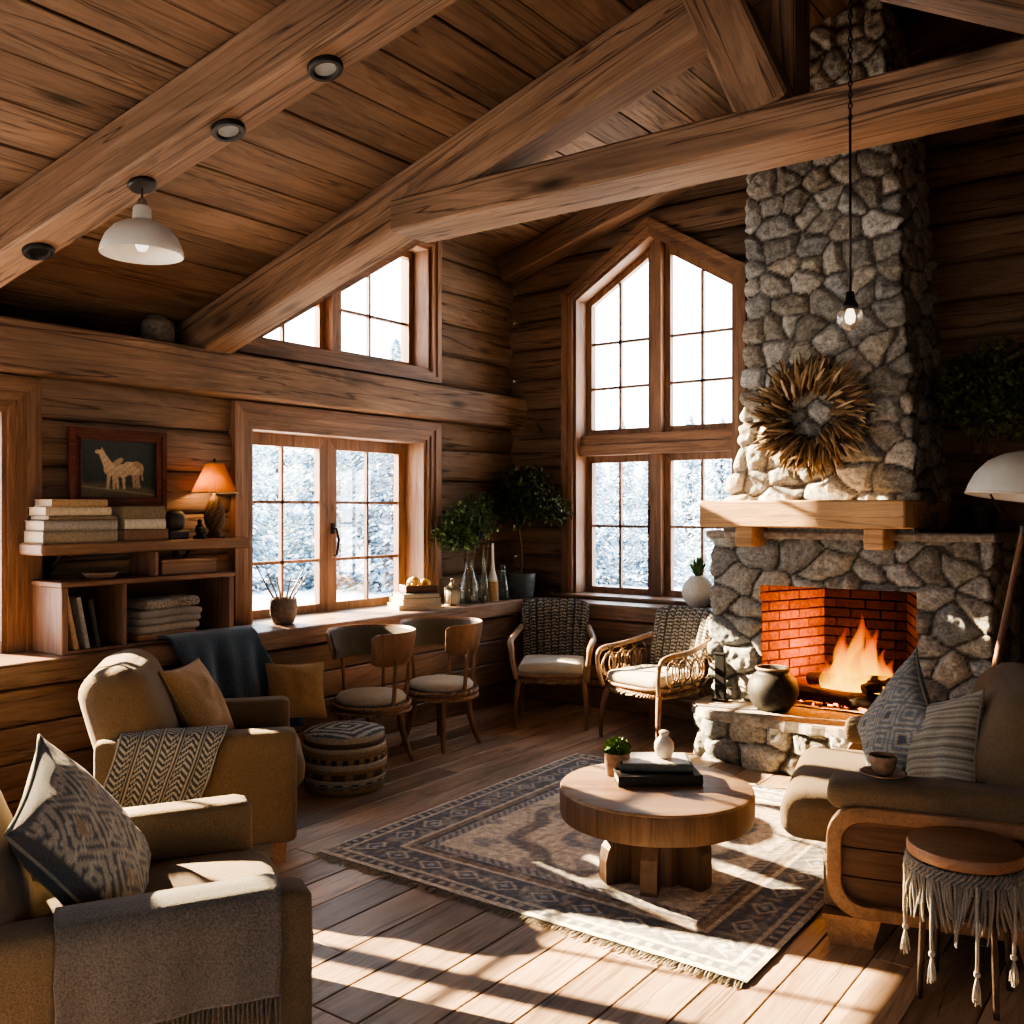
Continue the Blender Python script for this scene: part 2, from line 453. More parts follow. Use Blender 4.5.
# ------------------------------------------------------------------ walls of logs
def logwall(name, u0, u1, z0, n, h, holes, mp, mat, label, seed, clip=None):
    rs = random.Random(seed); mb = MB()
    K = 9; nu = max(2, int((u1 - u0) / .16))
    for i in range(n):
        hh = h; za = z0 + i * h; P = []
        ph = rs.random() * 9; bl = rs.uniform(.05, .075)
        for a in range(nu + 1):
            u = lerp(u0, u1, a / nu); row = []
            wz = .012 * math.sin(u * 1.3 + ph) + .006 * math.sin(u * 4.1 + ph * 2)
            for k in range(K):
                an = PI * k / (K - 1)
                zz = za + hh * (.5 - .5 * math.cos(an)); sn = max(0, math.sin(an)) ** .6
                row.append((u, zz + wz * sn, .03 - (bl + .006 * math.sin(u * 2.3 + ph)) * sn))
            P.append(row)
        mb.grid(P)
    me = bpy.data.meshes.new(name); me.from_pydata(mb.v, [], mb.f)
    bm = bmesh.new(); bm.from_mesh(me)
    def inside(poly, x, y):
        c = False; j = len(poly) - 1
        for i in range(len(poly)):
            a, b = poly[i], poly[j]
            if (a[1] > y) != (b[1] > y) and x < (b[0] - a[0]) * (y - a[1]) / (b[1] - a[1]) + a[0]: c = not c
            j = i
        return c
    for poly in holes:
        for i in range(len(poly)):
            a, b = poly[i], poly[(i + 1) % len(poly)]
            nn = (-(b[1] - a[1]), b[0] - a[0], 0)
            bmesh.ops.bisect_plane(bm, geom=bm.verts[:] + bm.edges[:] + bm.faces[:], dist=1e-5, plane_co=(a[0], a[1], 0), plane_no=nn)
        kill = []
        for f in bm.faces:
            c = f.calc_center_median()
            if inside(poly, c.x, c.y): kill.append(f)
        bmesh.ops.delete(bm, geom=kill, context='FACES')
    for v in bm.verts: v.co = mp(*v.co)
    bmesh.ops.recalc_face_normals(bm, faces=bm.faces)
    bm.to_mesh(me); bm.free()
    me.shade_smooth()
    me.materials.append(mat)
    o = bpy.data.objects.new(name, me); C.objects.link(o)
    return tag(o, label, 'wall', kind='structure')

def inset(poly, d):
    """convex counter-clockwise polygon moved inwards by d"""
    n = len(poly); lines = []
    for i in range(n):
        a = Vector(poly[i]); b = Vector(poly[(i + 1) % n]); t = (b - a).normalized(); nr = Vector((-t.y, t.x))
        lines.append((a + nr * d, t))
    out = []
    for i in range(n):
        p, t = lines[i - 1]; q, s = lines[i]
        den = t.x * s.y - t.y * s.x
        k = ((q.x - p.x) * s.y - (q.y - p.y) * s.x) / den
        out.append(tuple(p + t * k))
    return out

W1 = [(4.06, .665), (6.16, .665), (6.16, 2.37), (4.06, 2.37)]
W2 = [(4.03, 2.70), (6.16, 2.70), (6.16, 3.92), (5.86, 3.92), (4.03, 2.80)]
W3 = [(-4.73, .765), (-3.00, .765), (-3.00, 3.57), (-3.865, 4.10), (-4.73, 3.57)]
W4 = [(-.55, .665), (2.76, .665), (2.76, 2.37), (-.55, 2.37)]
hl = .27
wl = logwall('wall_left', YF, YW, -.0, 15, hl, [inset(W1, .06), inset(W2, .06), inset(W4, .06),
     [(YF - 1, 2.62), (3.95, 2.62), (3.95, 5), (YF - 1, 5)]], LW, M['logy'], 'log wall with the paired casement windows', 5)
wb = logwall('wall_back', XW - .2, XR + .1, -.135, 20, hl, [inset(W3, .06)], BW, M['logx'], 'log wall behind the stone chimney', 8)

# front and right walls, behind and beside the viewer
def boardwall(name, axis, pos, u0, u1, ztop, holes, label):
    mb = MB(); h = .24; z = 0
    while z < ztop:
        cuts = [(u0, u1)]
        for (a, b, c, d) in holes:
            if z + h > c and z < d:
                nc = []
                for (p, q) in cuts:
                    if b <= p or a >= q: nc.append((p, q)); continue
                    if a > p: nc.append((p, a))
                    if b < q: nc.append((b, q))
                cuts = nc
        for p, q in cuts:
            if axis == 'y': mb.bx(p, q, pos - .12, pos, z, z + h - .004, .01)
            else: mb.bx(pos, pos + .12, p, q, z, z + h - .004, .01)
        z += h
    return tag(mb.build(name, M['logx'] if axis == 'y' else M['logy']), label, 'wall', kind='structure')
boardwall('wall_front', 'y', YF, XW - 1.3, XR + .15, 4.9, [(-4.4, -2.6, .96, 2.16), (-.4, .4, .96, 2.16)], 'board wall behind the viewer with openings added for fill light')
boardwall('wall_right', 'x', XR, YF - .1, YW + .2, 4.0, [(-1.5, .9, .96, 2.16)], 'board wall on the side away from the windows')
mb = MB()
lo = [(XW - 1.1, 2.56), (XW, 2.6), (XW, zn(XW)), (RX, zn(RX)), (RX, zf(RX) + .05), (XW - 1.1, zf(XW - 1.1) + .05)]
hi = [(RX, zn(RX)), (XR + .2, zn(XR + .2)), (XR + .2, zf(XR + .2) + .05), (RX, zf(RX) + .05)]
for pl in (lo, hi): mb.prism(pl, 4.0, 4.04, lambda u, z, n: (u, n, z))
tag(mb.build('wall_upper', M['logx']), 'boarded step between the lower and higher roof', 'wall', kind='structure')
mb = MB(); mb.bx(XW - 1.25, XW - .02, YF, 3.99, 2.58, 2.62, .004)
tag(mb.build('trim_1', M['beamy']), 'plank shelf of the eaves nook above the beam', 'shelf', kind='structure')

# ------------------------------------------------------------------ beams
def beam(name, a, b, w, h, up, mat, label, bev=.014):
    a = Vector(a); b = Vector(b); x = (b - a); L = x.length; x.normalize()
    y = Vector(up).cross(x).normalized(); z = x.cross(y)
    mb = MB(); n = max(2, int(L / .25)); rs = random.Random(hash(label) % 1000 if False else len(label))
    mb.box((0, 0, 0), (L, w, h), None, bev)
    o = mb.build(name, mat)
    Mx = Matrix((x, y, z)).transposed().to_4x4(); Mx.translation = (a + b) / 2
    o.matrix_world = Mx
    return tag(o, label, 'beam', kind='structure')
nl = Vector((-.30, 0, 1)).normalized(); nr = Vector((.55, 0, 1)).normalized()
def slope_beam(name, xa, xb, y0, y1, zfun, depth, label, sk=0):
    up = nl if xb <= RX + .01 else nr
    off = -up * (depth / 2)
    return beam(name, Vector((xa, (y0 + y1) / 2, zfun(xa))) + off, Vector((xb, (y0 + y1) / 2 + sk, zfun(xb))) + off, y1 - y0, depth, up, M['beam'], label)
slope_beam('trim_2', XW - .35, RX, 2.04, 2.25, zn, .26, 'heavy sloping rafter with the recessed lights', .67)
slope_beam('trim_3', XW - .25, RX, 3.745, 3.96, zn, .27, 'heavy sloping rafter joined to the cross beam')
slope_beam('trim_4', RX + .02, XR, 3.745, 3.96, zn, .27, 'rafter on the far slope beyond the ridge')
slope_beam('trim_5', XW, RX, 7.0, 7.2, zf, .22, 'rafter lying against the log wall by the chimney')
slope_beam('trim_6', RX + .02, XR, 2.71, 2.92, zn, .26, 'rafter overhead on the right slope')
beam('trim_7', (-3.52, 3.85, 3.19), (XR, 3.85, 3.19), .30, .165, (0, 0, 1), M['beam'], 'horizontal cross beam tying the rafters', .012)
beam('trim_8', (-1.475, 3.80, 3.25), (-1.80, 3.80, 4.0), .20, .22, (1, 0, 0), M['beam'], 'slanting strut standing on the cross beam')
beam('trim_9', (-1.50, 3.95, 3.24), (-1.50, 3.95, 4.1), .2, .2, (1, 0, 0), M['beam'], 'dark king post behind the slanting strut')
beam('trim_10', (XW + .03, YF, 2.525), (XW + .03, YW + .05, 2.525), .30, .285, (0, 0, 1), M['beamy'], 'long horizontal beam over the windows and shelf')
# re-orient texture for that beam: grain runs along its local x
bpy.data.objects['trim_10'].data.materials[0] = M['beam']

# ------------------------------------------------------------------ windows
def ring(mb, poly, d, n0, n1, mp):
    inn = inset(poly, d); k = len(poly)
    for i in range(k):
        j = (i + 1) % k
        mb.prism([poly[i], poly[j], inn[j], inn[i]], n0, n1, mp)
    return inn
def clip_line(poly, p, d):
    """parameter range of the line p + t d inside a convex polygon"""
    t0, t1 = -1e9, 1e9; n = len(poly)
    for i in range(n):
        a = poly[i]; b = poly[(i + 1) % n]; nx, ny = -(b[1] - a[1]), b[0] - a[0]
        den = nx * d[0] + ny * d[1]; num = nx * (a[0] - p[0]) + ny * (a[1] - p[1])
        if abs(den) < 1e-9: continue
        t = num / den
        if den > 0: t0 = max(t0, t)
        else: t1 = min(t1, t)
    return t0, t1
def pmat(p, mp):   # along-wall or upright grain
    return M['trimy'] if mp is LW else M['trimx']
def light(root, poly, mp, frame, n0, us, zs, handle=None, name='sash'):
    """one framed light: sash ring, glazing bars, pane"""
    mb = MB(); g = ring(mb, poly, frame, n0, n0 + .055, mp)
    sash = mb.build(name, M['trimz'], root)
    mb = MB(); b = .011
    for u in us:
        a0, a1 = clip_line(g, (u, 0), (0, 1)); mb.prism([(u - b, a0), (u + b, a0), (u + b, a1), (u - b, a1)], n0 + .01, n0 + .04, mp)
    for z in zs:
        a0, a1 = clip_line(g, (0, z), (1, 0))
        if a1 > a0: mb.prism([(a0, z - b), (a1, z - b), (a1, z + b), (a0, z + b)], n0 + .01, n0 + .04, mp)
    mb.build('glazing_bars', M['trimz'], sash)
    mb = MB(); mb.add([mp(u, z, n0 + .025) for u, z in g], [tuple(range(len(g)))])
    mb.build('pane', M['glass'], sash)
    if handle:
        u, z, s = handle; mb = MB()
        P = [mp(u, z + .09, n0), mp(u, z + .09, n0 - .045), mp(u + s * .012, z, n0 - .06), mp(u, z - .11, n0 - .05), mp(u, z - .12, n0 - .02)]
        mb.tube(P, [.009, .009, .010, .009, .007], 8)
        mb.prism([(u - .014, z + .05), (u + .014, z + .05), (u + .014, z + .13), (u - .014, z + .13)], n0 - .012, n0, mp)
        mb.build('handle', M['iron'], sash, 40)
def casing(root, poly, mp, widths, dep, lin):
    ma, mv = MB(), MB(); la, lv = MB(), MB(); p = poly; n = -.075
    def ring2(pl, d, n0, n1, A, B):
        inn = inset(pl, d); k = len(pl)
        for i in range(k):
            j = (i + 1) % k; up = abs(pl[j][1] - pl[i][1]) > abs(pl[j][0] - pl[i][0]) * 1.5
            (B if up else A).prism([pl[i], pl[j], inn[j], inn[i]], n0, n1, mp)
        return inn
    for i, wd in enumerate(widths):
        p = ring2(p, wd, n + .014 * i, .02, ma, mv)
    ma.build('casing_head', pmat(0, mp), root); mv.build('casing_side', M['trimz'], root)
    q = ring2(p, .028, -.03, dep, la, lv)
    la.build('lining_head', pmat(0, mp), root); lv.build('lining_side', M['trimz'], root)
    return q
# window_1: pair of casements over the ledge
w1 = thing('window_1', 'pair of six-pane casement windows above the wooden ledge', 'window', kind='structure')
q = casing(w1, W1, LW, (.07, .045, .035), .30, 0)
um = (q[0][0] + q[1][0]) / 2; z0, z1 = q[0][1], q[2][1]
for k, (a, b) in enumerate(((q[0][0], um), (um, q[1][0]))):
    light(w1, [(a, z0), (b, z0), (b, z1), (a, z1)], LW, .088, .17, [(a + b) / 2], [z0 + (z1 - z0) * .31, z0 + (z1 - z0) * .635],
          (um + .045, lerp(z0, z1, .42), 1) if k else None)
# window_2: slanted clerestory under the rafter
w2 = thing('window_2', 'slanted two-light window between beam and rafter', 'window', kind='structure')
q = casing(w2, W2, LW, (.05, .04), .28, 0)
um = 5.09; lo_ = q[0][1]
def topz(poly, u): return clip_line(poly, (u, 0), (0, 1))[1]
mb = MB(); t0 = topz(q, um - .045); t1 = topz(q, um + .045)
mb.prism([(um - .045, lo_), (um + .045, lo_), (um + .045, t1), (um - .045, t0)], .05, .25, LW); mb.build('mullion', M['trimz'], w2)
ul = q[0][0] + .10
light(w2, [(ul, lo_), (um - .045, lo_), (um - .045, topz(q, um - .045)), (ul, topz(q, ul))], LW, .05, .14, [4.66], [])
light(w2, [(um + .045, lo_), (q[1][0], lo_), (q[1][0], q[2][1]), (q[3][0], q[3][1]), (um + .045, topz(q, um + .045))], LW, .055, .14, [5.54], [3.19])
# window_3: tall window with pointed head
w3 = thing('window_3', 'tall pointed-head window with four lights by the chimney', 'window', kind='structure')
q = casing(w3, W3, BW, (.06, .045), .30, 0)
um = -3.865
mb = MB()
for s in (1,):
    mb.prism([(q[0][0], 2.12), (q[1][0], 2.12), (q[1][0], 2.21), (q[0][0], 2.21)], .02, .26, BW)
    mb.prism([(q[0][0], 2.22), (q[1][0], 2.22), (q[1][0], 2.30), (q[0][0], 2.30)], .05, .26, BW)
mb.build('transom', M['trimx'], w3)
mb = MB(); mb.prism([(um - .05, q[0][1]), (um + .05, q[0][1]), (um + .05, 2.12), (um - .05, 2.12)], .07, .25, BW)
mb.prism([(um - .05, 2.30), (um + .05, 2.30), (um + .05, 4.03), (um - .05, 4.03)], .07, .25, BW); mb.build('mullion', M['trimz'], w3)
zb = q[0][1]
for k, (a, b) in enumerate(((q[0][0], um - .05), (um + .05, q[1][0]))):
    mid = (a + b) / 2
    light(w3, [(a, zb), (b, zb), (b, 2.12), (a, 2.12)], BW, .06, .14, [mid], [lerp(zb, 2.12, .49)], (b - .03, 1.55, 1) if k == 0 else None)
    za, zc = topz(q, a + 1e-4), topz(q, b - 1e-4)
    light(w3, [(a, 2.30), (b, 2.30), (b, zc), (a, za)], BW, .055, .14, [mid], [2.72, 3.12])
# window_4: beyond the left edge of the picture
w4 = thing('window_4', 'wide wooden window past the bookshelf at picture edge', 'window', kind='structure')
q = casing(w4, W4, LW, (.08, .05, .04), .26, 0)
us = np.linspace(q[0][0], q[1][0], 5)
for a, b in zip(us[:-1], us[1:]):
    light(w4, [(a, q[0][1]), (b, q[0][1]), (b, q[2][1]), (a, q[2][1])], LW, .055, .14, [(a + b) / 2], [1.55])
# unseen glazing added behind the viewer to let in fill light
w5 = thing('fill_window_5', 'unseen glazing added in the front wall for fill light', 'window', kind='structure')
def FWp(u, z, n): return (u, YF - n, z)
def RWp(u, z, n): return (XR + n, u, z)
for (a, b, c, d) in ((-4.4, -2.6, .96, 2.16), (-.4, .4, .96, 2.16)):
    light(w5, [(a, c), (b, c), (b, d), (a, d)], FWp, .08, .03, [lerp(a, b, .33), lerp(a, b, .67)], [lerp(c, d, .5)])
w6 = thing('fill_window_6', 'unseen window added in the right wall for fill light', 'window', kind='structure')  # unseen window, added so fill light enters from the right
light(w6, [(-1.5, .96), (.9, .96), (.9, 2.16), (-1.5, 2.16)], RWp, .08, .03, [-.7, .1], [1.56])

# ------------------------------------------------------------------ ledge round the corner
bt = thing('window_ledge', 'long wooden ledge running under the windows and round the corner', 'ledge', kind='structure')
XE, YE = -4.88, 6.80
mb = MB(); mb.bx(XW - .2, XE, YF, YW + .2, .835, .87, .008); mb.bx(XE - .045, XE + .012, YF, YE + .02, .745, .868, .01)
mb.build('ledge_top', M['ledge'], bt)
mb = MB(); mb.bx(XE - .02, -2.80, YE, YW + .2, .835, .87, .008); mb.bx(XE, -2.80, YE - .012, YE + .04, .745, .868, .01)
mb.bx(-4.80, -3.02, YW - .16, YW + .12, .87, .905, .008)
mb.build('ledge_top', M['ledgex'], bt)
mb = MB(); z = 0.0
for hgt in (.17, .19, .185, .19):
    mb.bx(XE - .07, XE - .03, YF, YE + .06, z + .003, z + hgt - .004, .008); z += hgt
mb.build('front_boards', M['ledge'], bt)
mb = MB(); z = 0.0
for hgt in (.17, .19, .185, .19):
    mb.bx(XE - .05, -2.80, YE + .05, YE + .09, z + .003, z + hgt - .004, .008); z += hgt
mb.build('front_boards', M['ledgex'], bt)

# ------------------------------------------------------------------ outside
mb = MB(); mb.bx(-70, 60, -60, 80, -.5, -.2, .01)
tag(mb.build('snow_ground', M['snow']), 'snow-covered ground outside the windows', 'snow', kind='structure')
def conifer(seed):
    rs = random.Random(seed); mb = MB(); H = 6.0
    mb.tube([(0, 0, -.2), (0, 0, 1.2), (0, 0, 5.9)], [.14, .11, .015], 7, col=(.10, .08, .07))
    vs = []; fs = []; cl = []
    for k in range(7200):
        t = rs.random() ** 1.35; z = .25 + t * (H - .3)
        R0 = 1.9 * (1 - t) ** .9 * (.80 + .20 * math.sin(z * 9.0)) + .03
        a = rs.random() * 2 * PI; lob = .84 + .16 * math.sin(a * 7 + z * 3)
        r = R0 * lob * (1 - .75 * rs.random() ** 2.2); ca, sa = math.cos(a), math.sin(a)
        L = rs.uniform(.10, .24) * (.55 + .45 * R0 / 1.9); w_ = L * rs.uniform(.28, .5); dr = rs.uniform(.15, .75)
        p = Vector((ca * r, sa * r, z - .22 * r)); d = Vector((ca, sa, -dr)).normalized(); sd = Vector((-sa, ca, rs.uniform(-.5, .5))).normalized(); up = Vector((0, 0, .25 * w_))
        b = len(vs); vs += [p - d * L * .5, p + sd * w_ - up, p + d * L * .6 - up, p - sd * w_ - up, p + up]
        fs += [(b, b + 1, b + 4), (b + 1, b + 2, b + 4), (b + 2, b + 3, b + 4), (b + 3, b, b + 4)]
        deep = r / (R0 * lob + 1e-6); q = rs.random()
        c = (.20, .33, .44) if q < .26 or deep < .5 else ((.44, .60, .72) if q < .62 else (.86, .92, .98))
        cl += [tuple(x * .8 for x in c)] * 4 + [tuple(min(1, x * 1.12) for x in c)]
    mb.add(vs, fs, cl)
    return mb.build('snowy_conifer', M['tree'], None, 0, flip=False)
pro = [conifer(11), conifer(23), conifer(37)]
spots = []
rs = random.Random(4)
row1 = [(238, 22, .88), (318, 23, .92), (396, 22.5, .98), (588, 24, .66), (652, 23.5, .60), (722, 24.5, .70)]
row2 = [(196, 29, 1.0), (278, 30, 1.02), (358, 31, 1.0), (437, 29.5, 1.02), (560, 31, .86), (622, 30, .78), (690, 32, .84), (760, 30, .82), (240, 38, 1.1), (320, 39, 1.1), (398, 38, 1.1), (590, 40, .95), (655, 41, .92), (722, 40, .95)]
def ground(px, d):
    t = (px - 512) / 964
    return ((-math.sin(TH) + math.cos(TH) * t) * d, (math.cos(TH) + math.sin(TH) * t) * d)
cnt = 0
for (px, d, s_) in row1 + row2:
    X, Y = ground(px, d)
    if cnt < 3: o = pro[cnt]
    else: o = pro[cnt % 3].copy(); C.objects.link(o)
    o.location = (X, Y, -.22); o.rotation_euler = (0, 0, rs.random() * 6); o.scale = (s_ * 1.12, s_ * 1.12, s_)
    tag(o, 'snow-laden conifer standing outside beyond the windows', 'tree', 'snowy conifers outside the windows')
    cnt += 1

# ------------------------------------------------------------------ light
w = bpy.data.worlds.new('World'); sc.world = w; w.use_nodes = True
nt = w.node_tree; bg = nt.nodes['Background']
tc = nt.nodes.new('ShaderNodeTexCoord'); sx = nt.nodes.new('ShaderNodeSeparateXYZ'); rp = nt.nodes.new('ShaderNodeValToRGB')
nt.links.new(tc.outputs['Generated'], sx.inputs[0]); nt.links.new(sx.outputs[2], rp.inputs[0])
rp.color_ramp.elements[0].position = 0.0; rp.color_ramp.elements[0].color = (.93, .96, 1, 1)
rp.color_ramp.elements[1].position = .8; rp.color_ramp.elements[1].color = (.66, .82, 1, 1)
nt.links.new(rp.outputs[0], bg.inputs[0]); bg.inputs[1].default_value = SKY
def sun(name, d, e, col, ang=.6):
    l = bpy.data.lights.new(name, 'SUN'); l.energy = e; l.color = col; l.angle = R_(ang)
    o = bpy.data.objects.new(name, l); C.objects.link(o); o.rotation_euler = Vector(d).to_track_quat('-Z', 'Y').to_euler(); o.location = (-8, 5, 8)
sun('sun_high', (1, .23, -.46), SUN_A, (1, .76, .46))
sun('extra_sun_low', (1, -.23, -.365), SUN_EXTRA, (1, .74, .44))  # added second sun at another angle, lights rug, table and loveseat
def portal(loc, rot, sx_, sy_):
    l = bpy.data.lights.new('portal', 'AREA'); l.shape = 'RECTANGLE'; l.size = sx_; l.size_y = sy_; l.cycles.is_portal = True
    o = bpy.data.objects.new('portal', l); C.objects.link(o); o.location = loc; o.rotation_euler = rot
toX = Vector((1, 0, 0)).to_track_quat('-Z', 'Y').to_euler()
toY = Vector((0, -1, 0)).to_track_quat('-Z', 'Y').to_euler()
toF = Vector((0, 1, 0)).to_track_quat('-Z', 'Y').to_euler()
toL = Vector((-1, 0, 0)).to_track_quat('-Z', 'Y').to_euler()
portal((XW - .32, 5.1, 1.6), toX, 1.9, 1.4); portal((XW - .32, 5.2, 3.3), toX, 1.9, 1.1); portal((XW - .32, 1.1, 1.6), toX, 3.2, 1.4)
portal((-3.91, YW + .32, 2.5), toY, 1.6, 3.2); portal((-3.5, YF - .2, 1.56), toF, 1.8, 1.2); portal((.0, YF - .2, 1.56), toF, .8, 1.2)
portal((XR + .2, -.3, 1.56), toL, 2.4, 1.2)
sc.view_settings.view_transform = 'AgX'
sc.view_settings.look = 'AgX - High Contrast'
sc.view_settings.exposure = EXPO
sc.cycles.max_bounces = 10; sc.cycles.diffuse_bounces = 5; sc.cycles.glossy_bounces = 3; sc.cycles.transparent_max_bounces = 24
sc.cycles.sample_clamp_indirect = 6.0; sc.cycles.caustics_reflective = False; sc.cycles.caustics_refractive = False
sc.cycles.use_denoising = True
# ------------------------------------------------------------------ fireplace
def stones(name, parent, S, z0, z1, ds, pos, seed, size=(.20, .145), hole=None, depth=.035):
    rs = np.random.RandomState(seed)
    ns, nz = int(S / ds) + 1, int((z1 - z0) / ds) + 1
    s_ = np.linspace(0, S, ns); z_ = np.linspace(z0, z1, nz)
    SS, ZZ = np.meshgrid(s_, z_, indexing='ij')
    a, b = size
    seeds = []
    rows = int((z1 - z0) / b) + 3
    for r in range(-1, rows):
        k = -1.0 + rs.rand()
        while k * a < S + a:
            if rs.rand() > .10: seeds.append((k * a + rs.uniform(-.25, .25) * a, z0 + (r + rs.uniform(.08, .92)) * b, rs.rand()))
            k += rs.uniform(.62, 1.45)
    seeds = np.array(seeds)
    wob = np.array([[mnoise.noise(Vector((x * 7, z * 7, seed))) for z in z_[::2]] for x in s_[::2]])
    wob = np.repeat(np.repeat(wob, 2, 0), 2, 1)[:ns, :nz]
    wob2 = np.array([[mnoise.noise(Vector((x * 7 + 50, z * 7, seed))) for z in z_[::2]] for x in s_[::2]])
    wob2 = np.repeat(np.repeat(wob2, 2, 0), 2, 1)[:ns, :nz]
    px = ((SS + wob * .035) / a).ravel(); pz = ((ZZ + wob2 * .03) / b).ravel()
    qx, qz = seeds[:, 0] / a, seeds[:, 1] / b
    id1 = np.zeros(len(px), int); brd = np.zeros(len(px))
    for c0 in range(0, len(px), 6000):
        sl = slice(c0, c0 + 6000)
        d = np.abs(px[sl, None] - qx) ** 2.4 + np.abs(pz[sl, None] - qz) ** 2.4
        o = np.argpartition(d, 2, axis=1)[:, :3]
        dd = np.take_along_axis(d, o, 1); k = np.argsort(dd, 1); o = np.take_along_axis(o, k, 1); dd = np.take_along_axis(dd, k, 1)
        id1[sl] = o[:, 0]; brd[sl] = dd[:, 1] ** (1 / 2.4) - dd[:, 0] ** (1 / 2.4)
    rnd = seeds[id1, 2].reshape(ns, nz); brd = brd.reshape(ns, nz)
    prof = smooth(.02, .36, brd)
    fine = np.array([[mnoise.noise(Vector((x * 26, z * 26, seed + 3))) for z in z_] for x in s_])
    h = prof * depth * (.45 + .75 * rnd) + prof * fine * .012
    P = np.zeros((ns, nz, 3)); cl = np.zeros((ns, nz, 3))
    for i in range(ns):
        for j in range(nz):
            x, y, nx, ny = pos(s_[i], z_[j])
            P[i, j] = (x + nx * h[i, j], y + ny * h[i, j], z_[j])
    rr = np.random.RandomState(seed + 1).rand(len(seeds), 3)
    base = .25 + .26 * rr[id1, 0]
    tint = np.stack([1 + .10 * (rr[id1, 1] - .4), np.ones(len(base)), .93 - .16 * (rr[id1, 1] - .5)], 1)
    sc_ = (base[:, None] * tint).reshape(ns, nz, 3) * (1 + .35 * fine[..., None])
    mort = np.array([.085, .078, .068])
    k = smooth(.02, .13, brd)[..., None]
    cl = mort * (1 - k) + sc_ * k
    mb = MB(); mb.grid(P, cl)
    if hole:
        b_ = nz; keep = []
        for f in mb.f:
            i, j = f[0] // b_, f[0] % b_
            if not hole(s_[i] + ds / 2, z_[j] + ds / 2): keep.append(f)
        mb.f = keep
    return mb.build(name, M['stone'], parent, 1)

def wrap(xl, xr, yf, D, W0):
    def pos(s, z):
        l, r, y0 = xl(z), xr(z), yf(z); e = .035
        if s < D:
            t = s / D; p = (l, lerp(YW + .06, y0, t)); n = Vector((-1, 0))
            k = (s - (D - e)) / e
            if k > 0: n = Vector((-1, -k))
        elif s < D + W0:
            t = (s - D) / W0; p = (lerp(l, r, t), y0); n = Vector((0, -1))
            a = (s - D) / e; c = (D + W0 - s) / e
            if a < 1: n = Vector((-(1 - a), -1))
            if c < 1: n = Vector((1 - c, -1))
        else:
            t = (s - D - W0) / D; p = (r, lerp(y0, YW + .06, t)); n = Vector((1, 0))
            k = (s - D - W0) / e
            if k < 1: n = Vector((1, -(1 - k)))
        n = n.normalized() * min(1.4, 1 / max(abs(n.normalized().x), abs(n.normalized().y)))
        return p[0], p[1], n.x, n.y
    return pos
fp = thing('fireplace', 'tall rough stone fireplace with pine mantel and curved raised hearth', 'fireplace', (0, 0, 0))
FY = 6.28
def prl(pts):
    zs = [p[0] for p in pts]; vs = [p[1] for p in pts]
    return lambda z: float(np.interp(z, zs, vs))
cxl = prl([(1.5, -2.80), (1.75, -2.78), (2.1, -2.70), (2.5, -2.665), (5.2, -2.64)])
cxr = prl([(1.5, -1.53), (1.75, -1.54), (2.4, -1.60), (3.2, -1.64), (3.9, -1.68), (5.2, -1.8)])
cyf = prl([(1.5, 6.37), (2.4, 6.40), (5.2, 6.42)])
stones('chimney_breast', fp, .88 * 2 + 1.12, 1.5, 5.2, .0145, wrap(cxl, cxr, cyf, .88, 1.12), 4)
stones('fire_surround', fp, .97 * 2 + 1.75, .0, 1.46, .0135, wrap(lambda z: -2.86, lambda z: -1.11, lambda z: FY, .97, 1.75), 9, (.21, .15),
       hole=lambda s, z: .97 + .35 < s < .97 + 1.35 and z < 1.13)
mb = MB(); mb.bx(-2.90, -1.06, FY - .05, YW + .02, 1.45, 1.50, .012); mb.build('shoulder_slab', M['slab'], fp)
mb = MB(); mb.bx(-2.83, -1.505, 5.98, 7.16, 1.53, 1.705, .01)
man = mb.build('mantel', M['mantel'], fp)
for xa in (-2.60, -1.765):
    mb = MB(); mb.bx(xa, xa + .125, 6.04, 6.32, 1.40, 1.532, .01); mb.build('corbel', M['mantel'], man)
mb = MB(); mb.bx(-2.80, -1.53, 6.30, 6.36, 1.495, 1.532, .003); mb.build('mantel_bed', M['slab'], fp)
# hearth with a curved front
hp = [(-2.87, 6.34), (-2.88, 6.18), (-2.86, 6.05), (-2.78, 5.94), (-2.65, 5.88), (-2.4, 5.85), (-2.0, 5.84), (-1.6, 5.86), (-1.25, 5.92), (-1.05, 6.02), (-.98, 6.16), (-.97, 6.34)]
hv = [Vector(p) for p in hp]
def spl(t):
    n = len(hv) - 1; t = min(max(t, 0), n - 1e-6); i = int(t); f = t - i
    p0, p1, p2, p3 = hv[max(i - 1, 0)], hv[i], hv[i + 1], hv[min(i + 2, n)]
    return .5 * ((2 * p1) + (p2 - p0) * f + (2 * p0 - 5 * p1 + 4 * p2 - p3) * f * f + (3 * p1 - p0 - 3 * p2 + p3) * f ** 3)
fineP = [spl(i / 40 * 1.0) for i in range(40 * (len(hv) - 1) + 1)]
acc = [0.0]
for a, b in zip(fineP[:-1], fineP[1:]): acc.append(acc[-1] + (b - a).length)
HL = acc[-1]
def hpos(s, z):
    i = int(np.searchsorted(acc, min(max(s, 0), HL - 1e-6)))
    i = min(max(i, 1), len(fineP) - 1)
    p = fineP[i]; t = (fineP[i] - fineP[i - 1]).normalized()
    nrm = Vector((-t.y, t.x))
    if nrm.y > 0 and abs(nrm.y) > .5: nrm = -nrm
    c = Vector((-1.93, 6.4)); 
    if (p - c).dot(nrm) < 0: nrm = -nrm
    return p.x, p.y, nrm.x, nrm.y
stones('hearth_wall', fp, HL, .0, .285, .0135, hpos, 15, (.23, .15), depth=.05)
mb = MB(); poly = []
for i in range(0, len(fineP), 8):
    x_, y_, nx, ny = hpos(acc[i], 0); k = .045 + .008 * math.sin(i * .37)
    poly.append((x_ + nx * k, min(y_ + ny * k, 6.33)))
